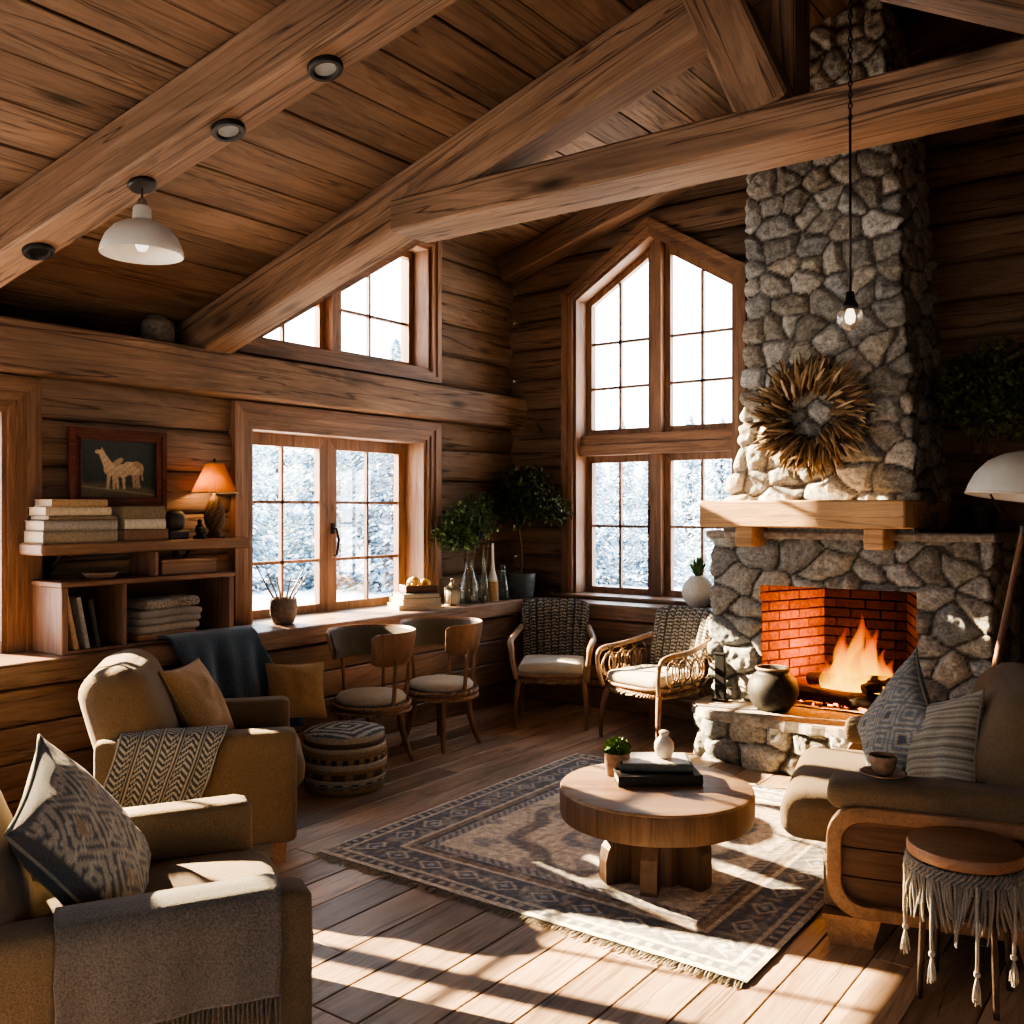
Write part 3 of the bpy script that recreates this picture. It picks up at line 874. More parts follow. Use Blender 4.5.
cpt = Vector((-1.93, 6.25))
def shr(p, f): return tuple(cpt + (Vector(p) - cpt) * f)
mb.prism(poly, .275, .325, lambda u, n_, z: (u, n_, z))
mb.prism([shr(p, .985) for p in poly], .32, .335, lambda u, n_, z: (u, n_, z))
mb.bx(-2.52, -1.50, 6.28, 6.95, .27, .335, .003)
mb.build('hearth_slab', M['slab'], fp)
# firebox in brick
mb = MB(); rb = random.Random(2)
def brickwall(a, b, z0, z1, th=.10, tone=1.0):
    a = Vector((*a, 0)); b = Vector((*b, 0)); L = (b - a).length; t = (b - a) / L
    nrm = Vector((-t.y, t.x, 0)); bh, bl = .068, .205; z = z0; r = 0
    while z < z1:
        s = -(r % 2) * bl / 2
        while s < L:
            s0, s1 = max(0, s), min(L, s + bl - .008)
            if s1 - s0 > .02:
                k = rb.uniform(.7, 1.25) * tone; c = (.40 * k, .17 * k, .065 * k)
                o = nrm * (th / 2 + rb.uniform(0, .004))
                mb.bar(a + t * s0 + o + Vector((0, 0, z + bh / 2)), a + t * s1 + o + Vector((0, 0, z + bh / 2)), th, bh - .008, (0, 0, 1), .004, c)
            s += bl
        z += bh; r += 1
    o = nrm * (th * .8)
    p, q = a + o, b + o
    mb.add([p + Vector((0, 0, z0)), q + Vector((0, 0, z0)), q + Vector((0, 0, z1 + .06)), p + Vector((0, 0, z1 + .06))], [(0, 1, 2, 3)], (.05, .035, .03))
brickwall((-2.53, 6.29), (-2.29, 6.92), .335, 1.13)
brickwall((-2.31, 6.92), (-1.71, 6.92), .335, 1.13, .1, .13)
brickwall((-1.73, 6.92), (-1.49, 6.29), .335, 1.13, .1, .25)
mb.add([(-2.75, 6.30, 1.14), (-1.3, 6.30, 1.14), (-1.3, 7.1, 1.14), (-2.75, 7.1, 1.14)], [(0, 1, 2, 3)], (.03, .025, .02))
mb.build('firebox_lining', M['brick'], fp)
# fire: logs, embers, flames
def log(a, b, r, label, seed):
    a, b = Vector(a), Vector(b); L = (b - a).length; x = (b - a).normalized()
    z = Vector((0, 0, 1)); y = z.cross(x).normalized(); z = x.cross(y)
    mb = MB(); rl = random.Random(seed); n = 9; ph = rl.random() * 6
    pts = [(-L / 2 + L * i / n, .010 * math.sin(i * 1.7 + ph), .008 * math.sin(i * 1.1)) for i in range(n + 1)]
    mb.tube(pts, [r * rl.uniform(.88, 1.1) for _ in pts], 9)
    o = mb.build('fire_log', M['firewood'], None, 40)
    Mx = Matrix((x, y, z)).transposed().to_4x4(); Mx.translation = (a + b) / 2; o.matrix_world = Mx
    return tag(o, label, 'log', 'burning logs in the firebox')
log((-2.33, 6.47, .395), (-1.62, 6.42, .395), .052, 'charred log lying across front of the fire', 1)
log((-2.2, 6.66, .39), (-1.66, 6.70, .39), .05, 'charred log at the back of the fire under flames', 2)
log((-2.3, 6.62, .47), (-1.66, 6.50, .515), .045, 'slanting charred log resting on top of fire', 3)
log((-1.86, 6.40, .475), (-1.68, 6.72, .485), .04, 'short charred log crosswise at fire right end', 4)
t = NT('embers'); tc_ = t.n('ShaderNodeTexCoord'); n1 = t.n('ShaderNodeTexNoise', i_Scale=28.0, i_Detail=4.0); t.l(tc_.outputs['Object'], n1.inputs['Vector'])
b = t.bsdf((.02, .014, .01), .95); t.l(t.ramp(n1.outputs[0], [(.46, (0, 0, 0)), (.6, (1, .13, .01)), (.72, (1, .45, .06))]), b.inputs['Emission Color']); b.inputs['Emission Strength'].default_value = 9
M['ember'] = t.m
mb = MB(); re = random.Random(6)
for i in range(90):
    x_ = re.gauss(-1.95, .17); y_ = re.gauss(6.56, .08); r = re.uniform(.012, .032)
    x_ = min(max(x_, -2.3), -1.62); y_ = min(max(y_, 6.36), 6.8)
    mb.rbox((x_, y_, .337 + r * .6), (r * 2, r * 1.6, r * 1.4), r * .5, 2, 0, Matrix.Rotation(re.random() * 6, 3, 'Z'))
tag(mb.build('ember_bed', M['ember']), 'glowing bed of embers under the logs', 'embers', kind='stuff')
t = NT('flame'); tc_ = t.n('ShaderNodeTexCoord'); sp = t.n('ShaderNodeSeparateXYZ'); t.l(tc_.outputs['Generated'], sp.inputs[0])
n1 = t.n('ShaderNodeTexNoise', i_Scale=9.0, i_Detail=2.0); mpn = t.n('ShaderNodeMapping'); mpn.inputs['Scale'].default_value = (1, 1, .35); t.l(tc_.outputs['Object'], mpn.inputs[0]); t.l(mpn.outputs[0], n1.inputs['Vector'])
hgt = t.math('ADD', sp.outputs[2], t.math('MULTIPLY', t.math('SUBTRACT', n1.outputs[0], .5), .35))
colr = t.ramp(hgt, [(0, (1, .30, .01)), (.2, (1, .56, .03)), (.5, (1, .40, .012)), (.78, (1, .14, .003)), (1, (.8, .06, .0))])
em = t.n('ShaderNodeEmission'); t.l(colr, em.inputs[0]); t.l(t.math('ADD', t.math('MULTIPLY', t.math('SUBTRACT', 1.0, hgt), 1.7), .45), em.inputs[1])
trn = t.n('ShaderNodeBsdfTransparent'); lw_ = t.n('ShaderNodeLayerWeight', i_Blend=.5)
al = t.math('MULTIPLY', t.math('POWER', t.math('SUBTRACT', 1.0, lw_.outputs['Facing']), 1.3), t.math('SUBTRACT', 1.15, hgt), True)
mx = t.n('ShaderNodeMixShader'); t.l(al, mx.inputs[0]); t.l(trn.outputs[0], mx.inputs[1]); t.l(em.outputs[0], mx.inputs[2]); t.l(mx.outputs[0], t.out.inputs[0])
M['flame'] = t.m
fire = thing('fire', 'bright orange and yellow flames burning in the firebox', 'fire', (-1.93, 6.56, .38))
rfm = random.Random(12)
fl = [(-.16, .02, .075, .42), (-.10, -.03, .075, .50), (-.04, .03, .085, .58), (.03, -.02, .08, .52), (.09, .04, .075, .48), (.14, -.03, .07, .36), (.20, .01, .065, .30), (-.20, -.02, .055, .27), (.25, .03, .045, .20), (-.02, -.06, .07, .40), (.06, .09, .07, .44), (-.12, .08, .06, .38)]
for (x_, y_, r, h) in fl:
    mb = MB(); ph = rfm.random() * 6; ph2 = rfm.random() * 6; lean = rfm.uniform(-.05, .05); P = []
    K = 18; A = 14
    for k in range(K + 1):
        f = k / K; rad = r * (math.sin(PI * min(1, f * .62 + .2)) ** 1.2) * (1 - f) ** .7 * 1.1 + .0008
        ox = lean * f + .03 * f * math.sin(f * 7 + ph); oy = .025 * f * math.sin(f * 6 + ph2)
        P.append([(x_ + ox + rad * math.cos(2 * PI * a / A) * (1 + .18 * math.sin(3 * 2 * PI * a / A + f * 5 + ph)), y_ + oy + rad * .8 * math.sin(2 * PI * a / A), f * h) for a in range(A)])
    mb.grid(P, wrap=True); mb.build('flame', M['flame'], fire, 1)
def plight(name, loc, e, col, rad=.05):
    l = bpy.data.lights.new(name, 'POINT'); l.energy = e; l.color = col; l.shadow_soft_size = rad
    o = bpy.data.objects.new(name, l); C.objects.link(o); o.location = loc
plight('fire_glow', (-2.06, 6.50, .72), 15, (1, .33, .06), .08)
plight('fire_glow', (-2.18, 6.58, .5), 9, (1, .28, .05), .06)

# black pot and iron bar on the hearth, wreath on the breast
p = thing('iron_pot', 'round dark pot with wide rim standing on the hearth', 'pot', (-2.36, 6.10, .335))
mb = MB(); prof = [(.075, 0), (.105, .008), (.14, .05), (.162, .11), (.163, .15), (.15, .20), (.12, .235), (.105, .245), (.104, .258), (.112, .27), (.108, .278), (.095, .276), (.09, .25), (.0, .24)]
mb.lathe(prof, 40); mb.build('body', M['darkclay'], p, 1)
mb = MB(); mb.tube([(.106 * math.cos(a), .106 * math.sin(a), .273) for a in np.linspace(0, 2 * PI, 33)[:-1]], .008, 8, True); mb.build('rim', M['clay'], p, 1)
mb = MB(); mb.box((0, 0, .165), (.075, .035, .33), None, .006); mb.box((0, 0, .01), (.10, .06, .02), None, .004); mb.box((0, 0, .325), (.085, .045, .015), None, .004)
o = mb.build('metal_post', M['iron']); o.location = (-2.755, 6.16, .335); tag(o, 'narrow black metal post standing against the sunlit stones on hearth', 'fireplace tool')
wr = thing('wreath', 'golden dried-feather wreath hanging on the chimney breast', 'wreath', (-2.19, 6.345, 2.27))
mb = MB(); mb.tube([(.20 * math.cos(a), 0, .20 * math.sin(a)) for a in np.linspace(0, 2 * PI, 49)[:-1]], .035, 8, True, col=(.10, .055, .02)); mb.build('ring', M['straw'], wr, 1)
mb = MB(); rw = random.Random(9)
for i in range(620):
    a = rw.random() * 2 * PI; r0 = rw.uniform(.13, .27); L = rw.uniform(.11, .20); swirl = rw.gauss(-.25, .38); out = rw.uniform(-.055, .03)
    if r0 + L > .44: L = .44 - r0 + rw.uniform(0, .03)
    da = a + swirl
    p0 = Vector((r0 * math.cos(a), rw.uniform(-.07, .0), r0 * math.sin(a)))
    d = Vector((math.cos(da), out * 5 * rw.random() - .15, math.sin(da))).normalized()
    sd = Vector((-math.sin(da), rw.uniform(-.7, .7), math.cos(da))).normalized()
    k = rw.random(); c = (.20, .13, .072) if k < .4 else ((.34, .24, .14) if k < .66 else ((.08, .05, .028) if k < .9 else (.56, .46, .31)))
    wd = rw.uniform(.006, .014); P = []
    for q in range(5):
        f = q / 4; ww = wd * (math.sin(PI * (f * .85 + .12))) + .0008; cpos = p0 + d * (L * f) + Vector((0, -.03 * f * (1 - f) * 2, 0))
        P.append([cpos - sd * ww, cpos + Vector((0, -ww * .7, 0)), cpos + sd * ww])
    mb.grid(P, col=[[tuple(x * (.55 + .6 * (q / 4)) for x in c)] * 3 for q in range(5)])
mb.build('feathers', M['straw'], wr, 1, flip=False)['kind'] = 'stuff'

# ------------------------------------------------------------------ shelf wall
sh = thing('wall_shelf', 'long wooden wall shelf plank on a black bracket', 'shelf', (XW, 0, 0))
mb = MB(); mb.bx(.062, .315, 2.635, 4.0, 1.40, 1.465, .01); mb.build('plank', M['shelf'], sh)
for yb in (2.80, 3.62):
    mb = MB(); mb.bx(.05, .07, yb - .015, yb + .015, 1.265, 1.40, .002); mb.bx(.05, .24, yb - .015, yb + .015, 1.39, 1.402, .002); mb.bar((.06, yb, 1.28), (.2, yb, 1.395), .02, .012, (0, 1, 0)); mb.build('bracket', M['iron'], sh)
cb = thing('open_cabinet', 'low open wooden cubby cabinet standing on the ledge', 'cabinet', (XW, 0, .87))
mb = MB(); t_ = .026
mb.bx(.075, .385, 2.705, 2.705 + .035, 0, .36, .004); mb.build('side_panel', M['trimz'], cb)
mb = MB(); mb.bx(.075, .385, 3.775, 3.81, 0, .36, .004); mb.build('side_panel', M['trimz'], cb)
mb = MB(); mb.bx(.072, .39, 2.70, 3.815, .36, .388, .004); mb.build('top_board', M['shelf'], cb)
mb = MB(); mb.bx(.075, .38, 2.74, 3.775, 0, .02, .003); mb.build('bottom_board', M['shelf'], cb)
mb = MB(); mb.bx(.075, .38, 3.06, 3.085, .02, .36, .003); mb.build('divider', M['trimz'], cb)
mb = MB(); mb.bx(.072, .082, 2.72, 3.80, .0, .37, .002); mb.build('back_panel', M['panelwood'], cb)
mb = MB(); mb.bx(.075, .33, 3.295, 3.32, .388, .528, .003); mb.build('upper_divider', M['trimz'], cb)

def book(loc, L, D, T, mat, label, group, rz=0, rot=None, pages=None):
    """spine along local y at +x side, lying flat"""
    b = thing('book', label, 'book', loc, rz, group)
    if rot: b.rotation_euler = rot
    mb = MB(); k = .004
    mb.box((0, 0, k / 2), (D, L, k), None, .0015); mb.box((0, 0, T - k / 2), (D, L, k), None, .0015)
    n = 7; P = []
    for i in range(n + 1):
        a = -PI / 2 + PI * i / n
        P.append([(D / 2 - .004 + .010 * math.cos(a), y_, T / 2 + (T / 2) * math.sin(a)) for y_ in (-L / 2, L / 2)])
    mb.grid(P); mb.box((D / 2 - .002, 0, T / 2), (.004, L, T - .002), None, .001)
    mb.build('cover', mat, b, 40)
    mb = MB(); mb.box((-.004, 0, T / 2), (D - .012, L - .012, T - 2 * k), None, .002); mb.build('pages', pages or M['paper'], b)
    return b
CV = {k: cover(c) for k, c in dict(olive=(.20, .16, .10), tan=(.40, .28, .16), cream=(.55, .48, .36), grey=(.30, .29, .26), brown=(.17, .10, .06), pale=(.50, .47, .40), stone=(.26, .22, .16), rust=(.28, .13, .07), dark=(.05, .045, .04), white=(.66, .62, .54), teal=(.12, .14, .13)).items()}
z = 1.465; g = 'books stacked on the wall shelf'
for (T, L, D, cv, off, lab) in ((.066, .425, .22, 'stone', 0, 'thick olive-brown book at the bottom of the taller shelf stack'),
        (.055, .42, .215, 'grey', .005, 'pale grey book second from bottom in the taller shelf stack'),
        (.026, .40, .20, 'olive', .02, 'thin olive book in the middle of the taller shelf stack'),
        (.045, .37, .20, 'cream', -.005, 'cream book second from top in the taller shelf stack'),
        (.042, .32, .19, 'tan', .0, 'tan book on top of the taller shelf stack')):
    book((XW + .185, 2.865 + off, z), L, D, T, CV[cv], lab, g, random.uniform(-.03, .03)); z += T + .001
z = 1.465
for (T, L, D, cv, off, lab) in ((.066, .285, .2, 'brown', 0, 'brown book at the bottom of the shorter shelf stack'),
        (.058, .26, .19, 'pale', .0, 'pale worn book in the middle of the shorter shelf stack'),
        (.075, .275, .2, 'olive', -.015, 'thick dark olive book topping the shorter shelf stack')):
    book((XW + .19, 3.265 + off, z), L, D, T, CV[cv], lab, g, random.uniform(-.04, .04)); z += T + .001
g = 'books leaning inside the cabinet'
for i, (yy, cv, T, H, lab) in enumerate(((2.775, 'tan', .03, .30, 'tan book leaning leftmost in the cubby cabinet'), (2.845, 'grey', .026, .285, 'grey book leaning between two others in the cubby cabinet'), (2.905, 'dark', .024, .27, 'black book leaning rightmost in the cubby cabinet'))):
    # standing book: spine along z facing +x, leaning to -y
    book((XW + .25, yy + .055, .892), H, .20, T, CV[cv], lab, g)
    b = bpy.context.scene.collection.objects[-1] if False else None
bks = [o for o in C.objects if o.get('group') == g]
for i, b in enumerate(bks):
    # local y (spine) -> world z, leaning; local z (thickness) -> -y
    a = R_(12 - i * .8)
    up = Vector((0, -math.sin(a), math.cos(a))); th = Vector((0, -math.cos(a), -math.sin(a)))
    xx = up.cross(th)
    Mx = Matrix((Vector((1, 0, 0)), up, Vector((1, 0, 0)).cross(up))).transposed().to_4x4()
    H = (.30, .285, .27)[i]
    y0 = 2.815 + i * .062
    Mx.translation = Vector((XW + .262, y0, .895)) + up * (H / 2)
    b.matrix_world = Mx
# folded blankets in the cabinet
def folded(loc, L, D, T, mat, label, layers=2):
    b = thing('folded_blanket', label, 'blanket', loc, 0, 'folded blankets in the cabinet')
    mb = MB(); rl = random.Random(label); z = 0; t = T / layers
    for i in range(layers):
        mb.rbox((rl.uniform(-.006, .006), rl.uniform(-.008, .008), z + t / 2), (D, L, t * 1.04), t * .48, 8, 0, None, fn=lambda v: (v[0], v[1], v[2] + .004 * math.sin(v[1] * 14 + i) ))
        z += t
    mb.build('folds', mat, b, 1); return b
M['blk1'] = fabric('oat_blanket', (.42, .37, .29), (.25, .21, .16), 130, .9); M['blk2'] = fabric('grey_blanket', (.36, .33, .28), (.22, .2, .17), 150, .9)
M['blk3'] = fabric('rust_blanket', (.34, .19, .10), (.22, .11, .06), 150, .8); M['blk4'] = fabric('speckled_blanket', (.46, .40, .31), (.12, .09, .07), 90, .9)
folded((XW + .235, 3.37, .892), .40, .25, .036, M['blk3'], 'rust-brown folded blanket at the bottom of the cabinet pile', 1)
folded((XW + .235, 3.375, .93), .42, .25, .046, M['blk1'], 'oatmeal folded blanket second from bottom of the cabinet pile', 1)
folded((XW + .235, 3.385, .978), .43, .25, .085, M['blk2'], 'thick grey folded blanket in the cabinet pile', 2)
folded((XW + .235, 3.40, 1.065), .37, .24, .06, M['blk4'], 'speckled folded blanket on top of the cabinet pile', 1)
b = thing('wooden_box', 'flat plain wooden box in the upper compartment under the shelf', 'box', (XW + .20, 3.545, 1.258))
mb = MB(); mb.bx(-.11, .11, -.19, .19, 0, .072, .004); mb.build('body', M['shelf'], b); mb = MB(); mb.bx(-.113, .113, -.193, .193, .072, .092, .004); mb.build('lid', M['shelf'], b)
mb = MB(); mb.lathe([(.05, 0), (.075, .008), (.095, .03), (.098, .036), (.088, .034), (.06, .014), (0, .012)], 28); o = mb.build('shallow_dish', M['clay'], None, 1)
o.location = (XW + .25, 3.0, 1.258); tag(o, 'shallow clay dish on top of the cubby cabinet', 'dish')
# picture
pf = thing('framed_picture', 'mahogany-framed painting of pale hoofed animals hanging on the log wall', 'picture', (XW + .062, 3.225, 1.885))
mb = MB()
def PICm(u, z, n): return (-n, u, z)
fr = [(-.31, -.235), (.31, -.235), (.31, .235), (-.31, .235)]
inn = ring(mb, fr, .03, -.028, .0, PICm); inn = ring(mb, inn, .032, -.02, .0, PICm); inn = ring(mb, inn, .008, -.026, 0, PICm)
mb.build('frame', M['mahog'], pf)
nu, nv = 150, 110; U, V = np.meshgrid(np.linspace(0, 1, nu), np.linspace(0, 1, nv), indexing='ij')
base = np.zeros((nu, nv, 3)); base[:] = (.035, .05, .052); base += (.02 * V)[..., None]
gmask = smooth(.30, .2, V + .12 * (U - .3) + .02 * np.sin(U * 14))[..., None]; base = base * (1 - gmask) + np.array([.13, .115, .07]) * gmask
hm = smooth(.03, .0, np.abs(V - .17 + .14 * (U - .2)))[..., None]; base = base * (1 - hm * .6) + np.array([.30, .26, .17]) * hm * .6
def cap(x0, y0, x1, y1, r0, r1, col, sh_=.0):
    global base
    px_, py_ = U * 1.33, V; dx, dy = x1 - x0, y1 - y0
    t = np.clip(((px_ - x0) * dx + (py_ - y0) * dy) / (dx * dx + dy * dy + 1e-9), 0, 1)
    d = np.hypot(px_ - x0 - t * dx, py_ - y0 - t * dy) - (r0 + (r1 - r0) * t)
    k = smooth(.012, -.004, d)[..., None]; cc = np.array(col) * (1 + .18 * np.sin(px_ * 23 + py_ * 60) * np.sin(px_ * 71))[..., None] * (.75 + .5 * V)[..., None]
    base = base * (1 - k) + cc * k
cA = (.46, .36, .25); cB = (.36, .27, .18)
for lx, dx in ((.92, .02), (1.0, -.01), (.98, .05)): cap(lx, .45, lx + dx, .19, .035, .018, cB)
cap(.84, .52, 1.0, .52, .115, .105, cA); cap(1.05, .58, 1.09, .32, .03, .012, cB); cap(.98, .60, 1.05, .56, .05, .04, cB)
for lx, dx in ((.58, .0), (.62, .03), (.74, .02), (.50, -.03)): cap(lx, .42, lx + dx, .17, .032, .018, cA)
cap(.52, .50, .74, .47, .115, .11, cA); cap(.47, .58, .37, .76, .075, .045, cA); cap(.37, .78, .29, .79, .045, .028, cA); cap(.38, .82, .37, .86, .014, .006, cB); cap(.62, .6, .7, .66, .05, .04, cB)
P = np.zeros((nu, nv, 3)); P[..., 1] = (U - .5) * .49; P[..., 2] = (V - .5) * .34; P[..., 0] = .008
mb = MB(); mb.grid(P, base); mb.build('canvas', M['paint'], pf)
mb = MB(); mb.bx(-.012, .004, -.30, .30, -.225, .225, .002); mb.build('backing', M['dark'], pf)
# table lamp
tl = thing('table_lamp', 'lit table lamp with carved base and pleated shade on wall shelf', 'lamp', (XW + .165, 3.83, 1.465))
mb = MB()
def lampcol(q, i, a, z):
    k = .5 + .5 * math.sin(a * 9 + z * 90) * math.sin(z * 160); return (.045 + .15 * k, .032 + .10 * k, .022 + .055 * k)
prof = [(.062, 0), (.065, .012), (.05, .022), (.038, .035), (.034, .05)] + [(.036 + .03 * math.sin(PI * (q / 14) ** .8 * .98), .05 + .19 * q / 14) for q in range(1, 15)] + [(.03, .25), (.02, .262), (.012, .27), (.012, .30)]
mb.lathe(prof, 40, cols=lampcol); mb.build('base', M['straw'], tl, 1)
t = NT('lamp_shade_cloth'); sp = t.n('ShaderNodeSeparateXYZ'); tcx = t.n('ShaderNodeTexCoord'); t.l(tcx.outputs['Generated'], sp.inputs[0])
df = t.n('ShaderNodeBsdfDiffuse'); df.inputs[0].default_value = (.34, .25, .17, 1); tr_ = t.n('ShaderNodeBsdfTranslucent'); tr_.inputs[0].default_value = (.42, .17, .05, 1)
mx = t.n('ShaderNodeMixShader', i_0=.5); t.l(df.outputs[0], mx.inputs[1]); t.l(tr_.outputs[0], mx.inputs[2]); t.l(mx.outputs[0], t.out.inputs[0]); M['shade'] = t.m
mb = MB(); P = []
for q in range(9):
    f = q / 8; r = lerp(.142, .055, f ** .92); z = lerp(.29, .475, f)
    P.append([((r + .0028 * (1 if i % 2 else -1)) * math.cos(2 * PI * i / 120), (r + .0028 * (1 if i % 2 else -1)) * math.sin(2 * PI * i / 120), z) for i in range(120)])
mb.grid(P, wrap=True); ls = mb.build('lamp_shade', M['shade'], tl)
mb = MB(); mb.tube([(.144 * math.cos(a), .144 * math.sin(a), .288) for a in np.linspace(0, 2 * PI, 49)[:-1]], .005, 6, True); mb.build('shade_trim', M['blk1'], ls, 1); mb = MB(); mb.tube([(.057 * math.cos(a), .057 * math.sin(a), .476) for a in np.linspace(0, 2 * PI, 33)[:-1]], .004, 6, True); mb.build('shade_trim', M['blk1'], ls, 1)
mb = MB(); mb.lathe([(.006, .30), (.006, .47), (.012, .485), (.008, .50), (.0, .51)], 12); mb.build('finial', M['iron'], tl, 1)
mb = MB(); mb.lathe([(.0, .31), (.02, .32), (.026, .345), (.018, .375), (.0, .385)], 16, c=(.02, 0, 0)); mb.build('bulb', emis('lamp_bulb', (1, .55, .22), 2.5), tl, 1)
plight('lamp_light', (XW + .165, 3.80, 1.465 + .34), 2.6, (1, .55, .22), .03)
# ornaments beside the lamp
o_ = thing('carved_box', 'dark carved stone box with arched top beside the table lamp', 'box', (XW + .16, 3.545, 1.465))
mb = MB(); mb.bx(-.05, .05, -.07, .07, 0, .055, .008); mb.build('base', M['darkclay'], o_)
mb = MB(); mb.rbox((0, 0, .115), (.085, .12, .125), .045, 8); mb.build('arched_top', M['darkclay'], o_, 1)
o_ = thing('small_ornament', 'small dark sculpted ornament at foot of the table lamp', 'ornament', (XW + .20, 3.695, 1.465))
mb = MB(); mb.lathe([(.042, 0), (.044, .012), (.02, .025), (.03, .05), (.026, .075), (.012, .095), (.018, .11), (.0, .125)], 20); mb.build('body', M['iron'], o_, 1)
mb = MB(); mb.rbox((.02, 0, .05), (.04, .06, .05), .02, 5); mb.build('figure', M['darkclay'], o_, 1)
# jar on the long beam
M['jarclay'] = plain('grey_stoneware', (.20, .17, .14), .8, scale=40, amp=.35, bstr=.3)
o_ = thing('stone_jar', 'ribbed dark jar standing on the long beam under the eaves', 'jar', (XW - .06, 3.57, 2.668))
mb = MB(); mb.lathe([(.085, 0), (.10, .015), (.105, .06), (.10, .065), (.106, .075), (.105, .13), (.098, .15), (.085, .165), (.07, .172), (.0, .172)], 30); mb.build('body', M['jarclay'], o_, 40)
mb = MB(); mb.lathe([(.06, .17), (.062, .19), (.045, .2), (.0, .205)], 24); mb.build('lid', M['jarclay'], o_, 40)
# ------------------------------------------------------------------ rug
rug = thing('rug', 'large fringed patterned grey and cream rug under the round wooden table', 'rug', (0, 0, 0))
x0, x1, y0, y1 = -3.48, -1.32, 3.17, 5.47
nu, nv = 300, 320
U, V = np.meshgrid(np.linspace(0, 1, nu), np.linspace(0, 1, nv), indexing='ij')
PX = (U - .5) * (x1 - x0); PY = (V - .5) * (y1 - y0)
bd = np.minimum(np.minimum(PX + 1.08, 1.08 - PX), np.minimum(PY + 1.15, 1.15 - PY))
crm = np.array([.60, .55, .46]); chr_ = np.array([.115, .12, .135]); gr = np.array([.28, .275, .27]); ble = np.array([.17, .20, .24]); brn = np.array([.30, .245, .19])
col = np.zeros((nu, nv, 3)); col[:] = crm * .92
def put(mask, c, k=1.0):
    global col
    mm = (np.clip(mask, 0, 1) * k)[..., None]; col = col * (1 - mm) + np.array(c) * mm
nz_ = np.array([[mnoise.noise(Vector((a * 9, b * 9, 2))) for b in PY[0]] for a in PX[:, 0]])
nz2 = np.array([[mnoise.noise(Vector((a * 30, b * 30, 5))) for b in PY[0]] for a in PX[:, 0]])
# field: repeating medallions in worn tones
r = np.hypot((PX / .62), (PY / .8))
ang = np.arctan2(PY, PX)
put(smooth(.08, .0, np.abs(np.sin(PX * 19) * np.cos(PY * 17) - .15)), gr, .75)
put(smooth(.55, .8, np.sin(PX * 11 + np.sin(PY * 9)) * np.cos(PY * 12 + np.sin(PX * 8))), ble, .6)
put(smooth(.10, .04, np.abs(r - .82 - .06 * np.cos(ang * 8))), chr_, .8)
put(smooth(.08, .03, np.abs(r - .45 - .05 * np.cos(ang * 6))), ble, .8)
put(smooth(.3, .2, r + .05 * np.cos(ang * 8)), gr, .7)
put(smooth(.04, .0, np.abs(np.abs(PX) / .7 + np.abs(PY) / .95 - .95)), brn, .5)
# border bands
def band(a, b, c, k=1.0): put(((bd >= a) & (bd < b)).astype(float), c, k)
band(0, .025, crm * .9); band(.025, .075, chr_); band(.075, .095, crm * .8); band(.095, .27, chr_ * 1.25); band(.27, .295, crm * .85); band(.295, .33, brn * .8); band(.33, .35, chr_); band(.35, .41, gr * 1.2)
along = np.where((np.minimum(PX + 1.08, 1.08 - PX) < np.minimum(PY + 1.15, 1.15 - PY)), PY, PX)
inb = (bd > .11) & (bd < .255); cx_ = (bd - .182) / .07; ph_ = np.mod(along, .21) / .105 - 1
put(inb * smooth(.16, .05, np.abs(np.abs(cx_) + np.abs(ph_) * 1.15 - .72)), crm * .8, .9)
put(inb * smooth(.32, .22, np.abs(cx_) + np.abs(ph_) * 1.1), ble * 2.0, .8)
put(inb * smooth(.82, .92, np.abs(ph_)) * smooth(.5, .3, np.abs(cx_)), brn * 1.3, .8)
put(((bd > .03) & (bd < .07)) * (np.mod(along, .06) < .025), crm * .7, .8)
put(((bd > .355) & (bd < .405)) * (np.mod(along + bd, .05) < .022), chr_, .8)
wear = smooth(-.1, .5, nz_ + .5 * nz2)[..., None]; col = col * (1 - .35 * wear) + crm * .8 * .35 * wear
col *= (1 + .35 * nz2[..., None])
P = np.stack([PX + (x0 + x1) / 2, PY + (y0 + y1) / 2, .012 + .003 * nz2 + .003 * smooth(0, .02, bd)], -1)
mb = MB(); mb.grid(P, np.clip(col * 1.45 + .05, .01, 1)); bx_ = MB()
mb.add([(x0, y0, .001), (x1, y0, .001), (x1, y1, .001), (x0, y1, .001)], [(0, 1, 2, 3)], (.2, .2, .2))
mb.build('pile', M['rug'], rug, 1, flip=False)
mb = MB(); rr = random.Random(5)
for yy, s_ in ((y0, -1), (y1, 1)):
    x = x0 + .01
    while x < x1:
        L = rr.uniform(.035, .06); a = rr.uniform(-.012, .012)
        mb.tube([(x, yy - s_ * .005, .008), (x + a * .5, yy + s_ * L * .5, .009), (x + a, yy + s_ * L, .004)], [.0035, .003, .002], 4, col=(.5, .46, .38)); x += .0125
f_ = mb.build('fringe', M['rug'], rug, 1, flip=False); f_['kind'] = 'stuff'

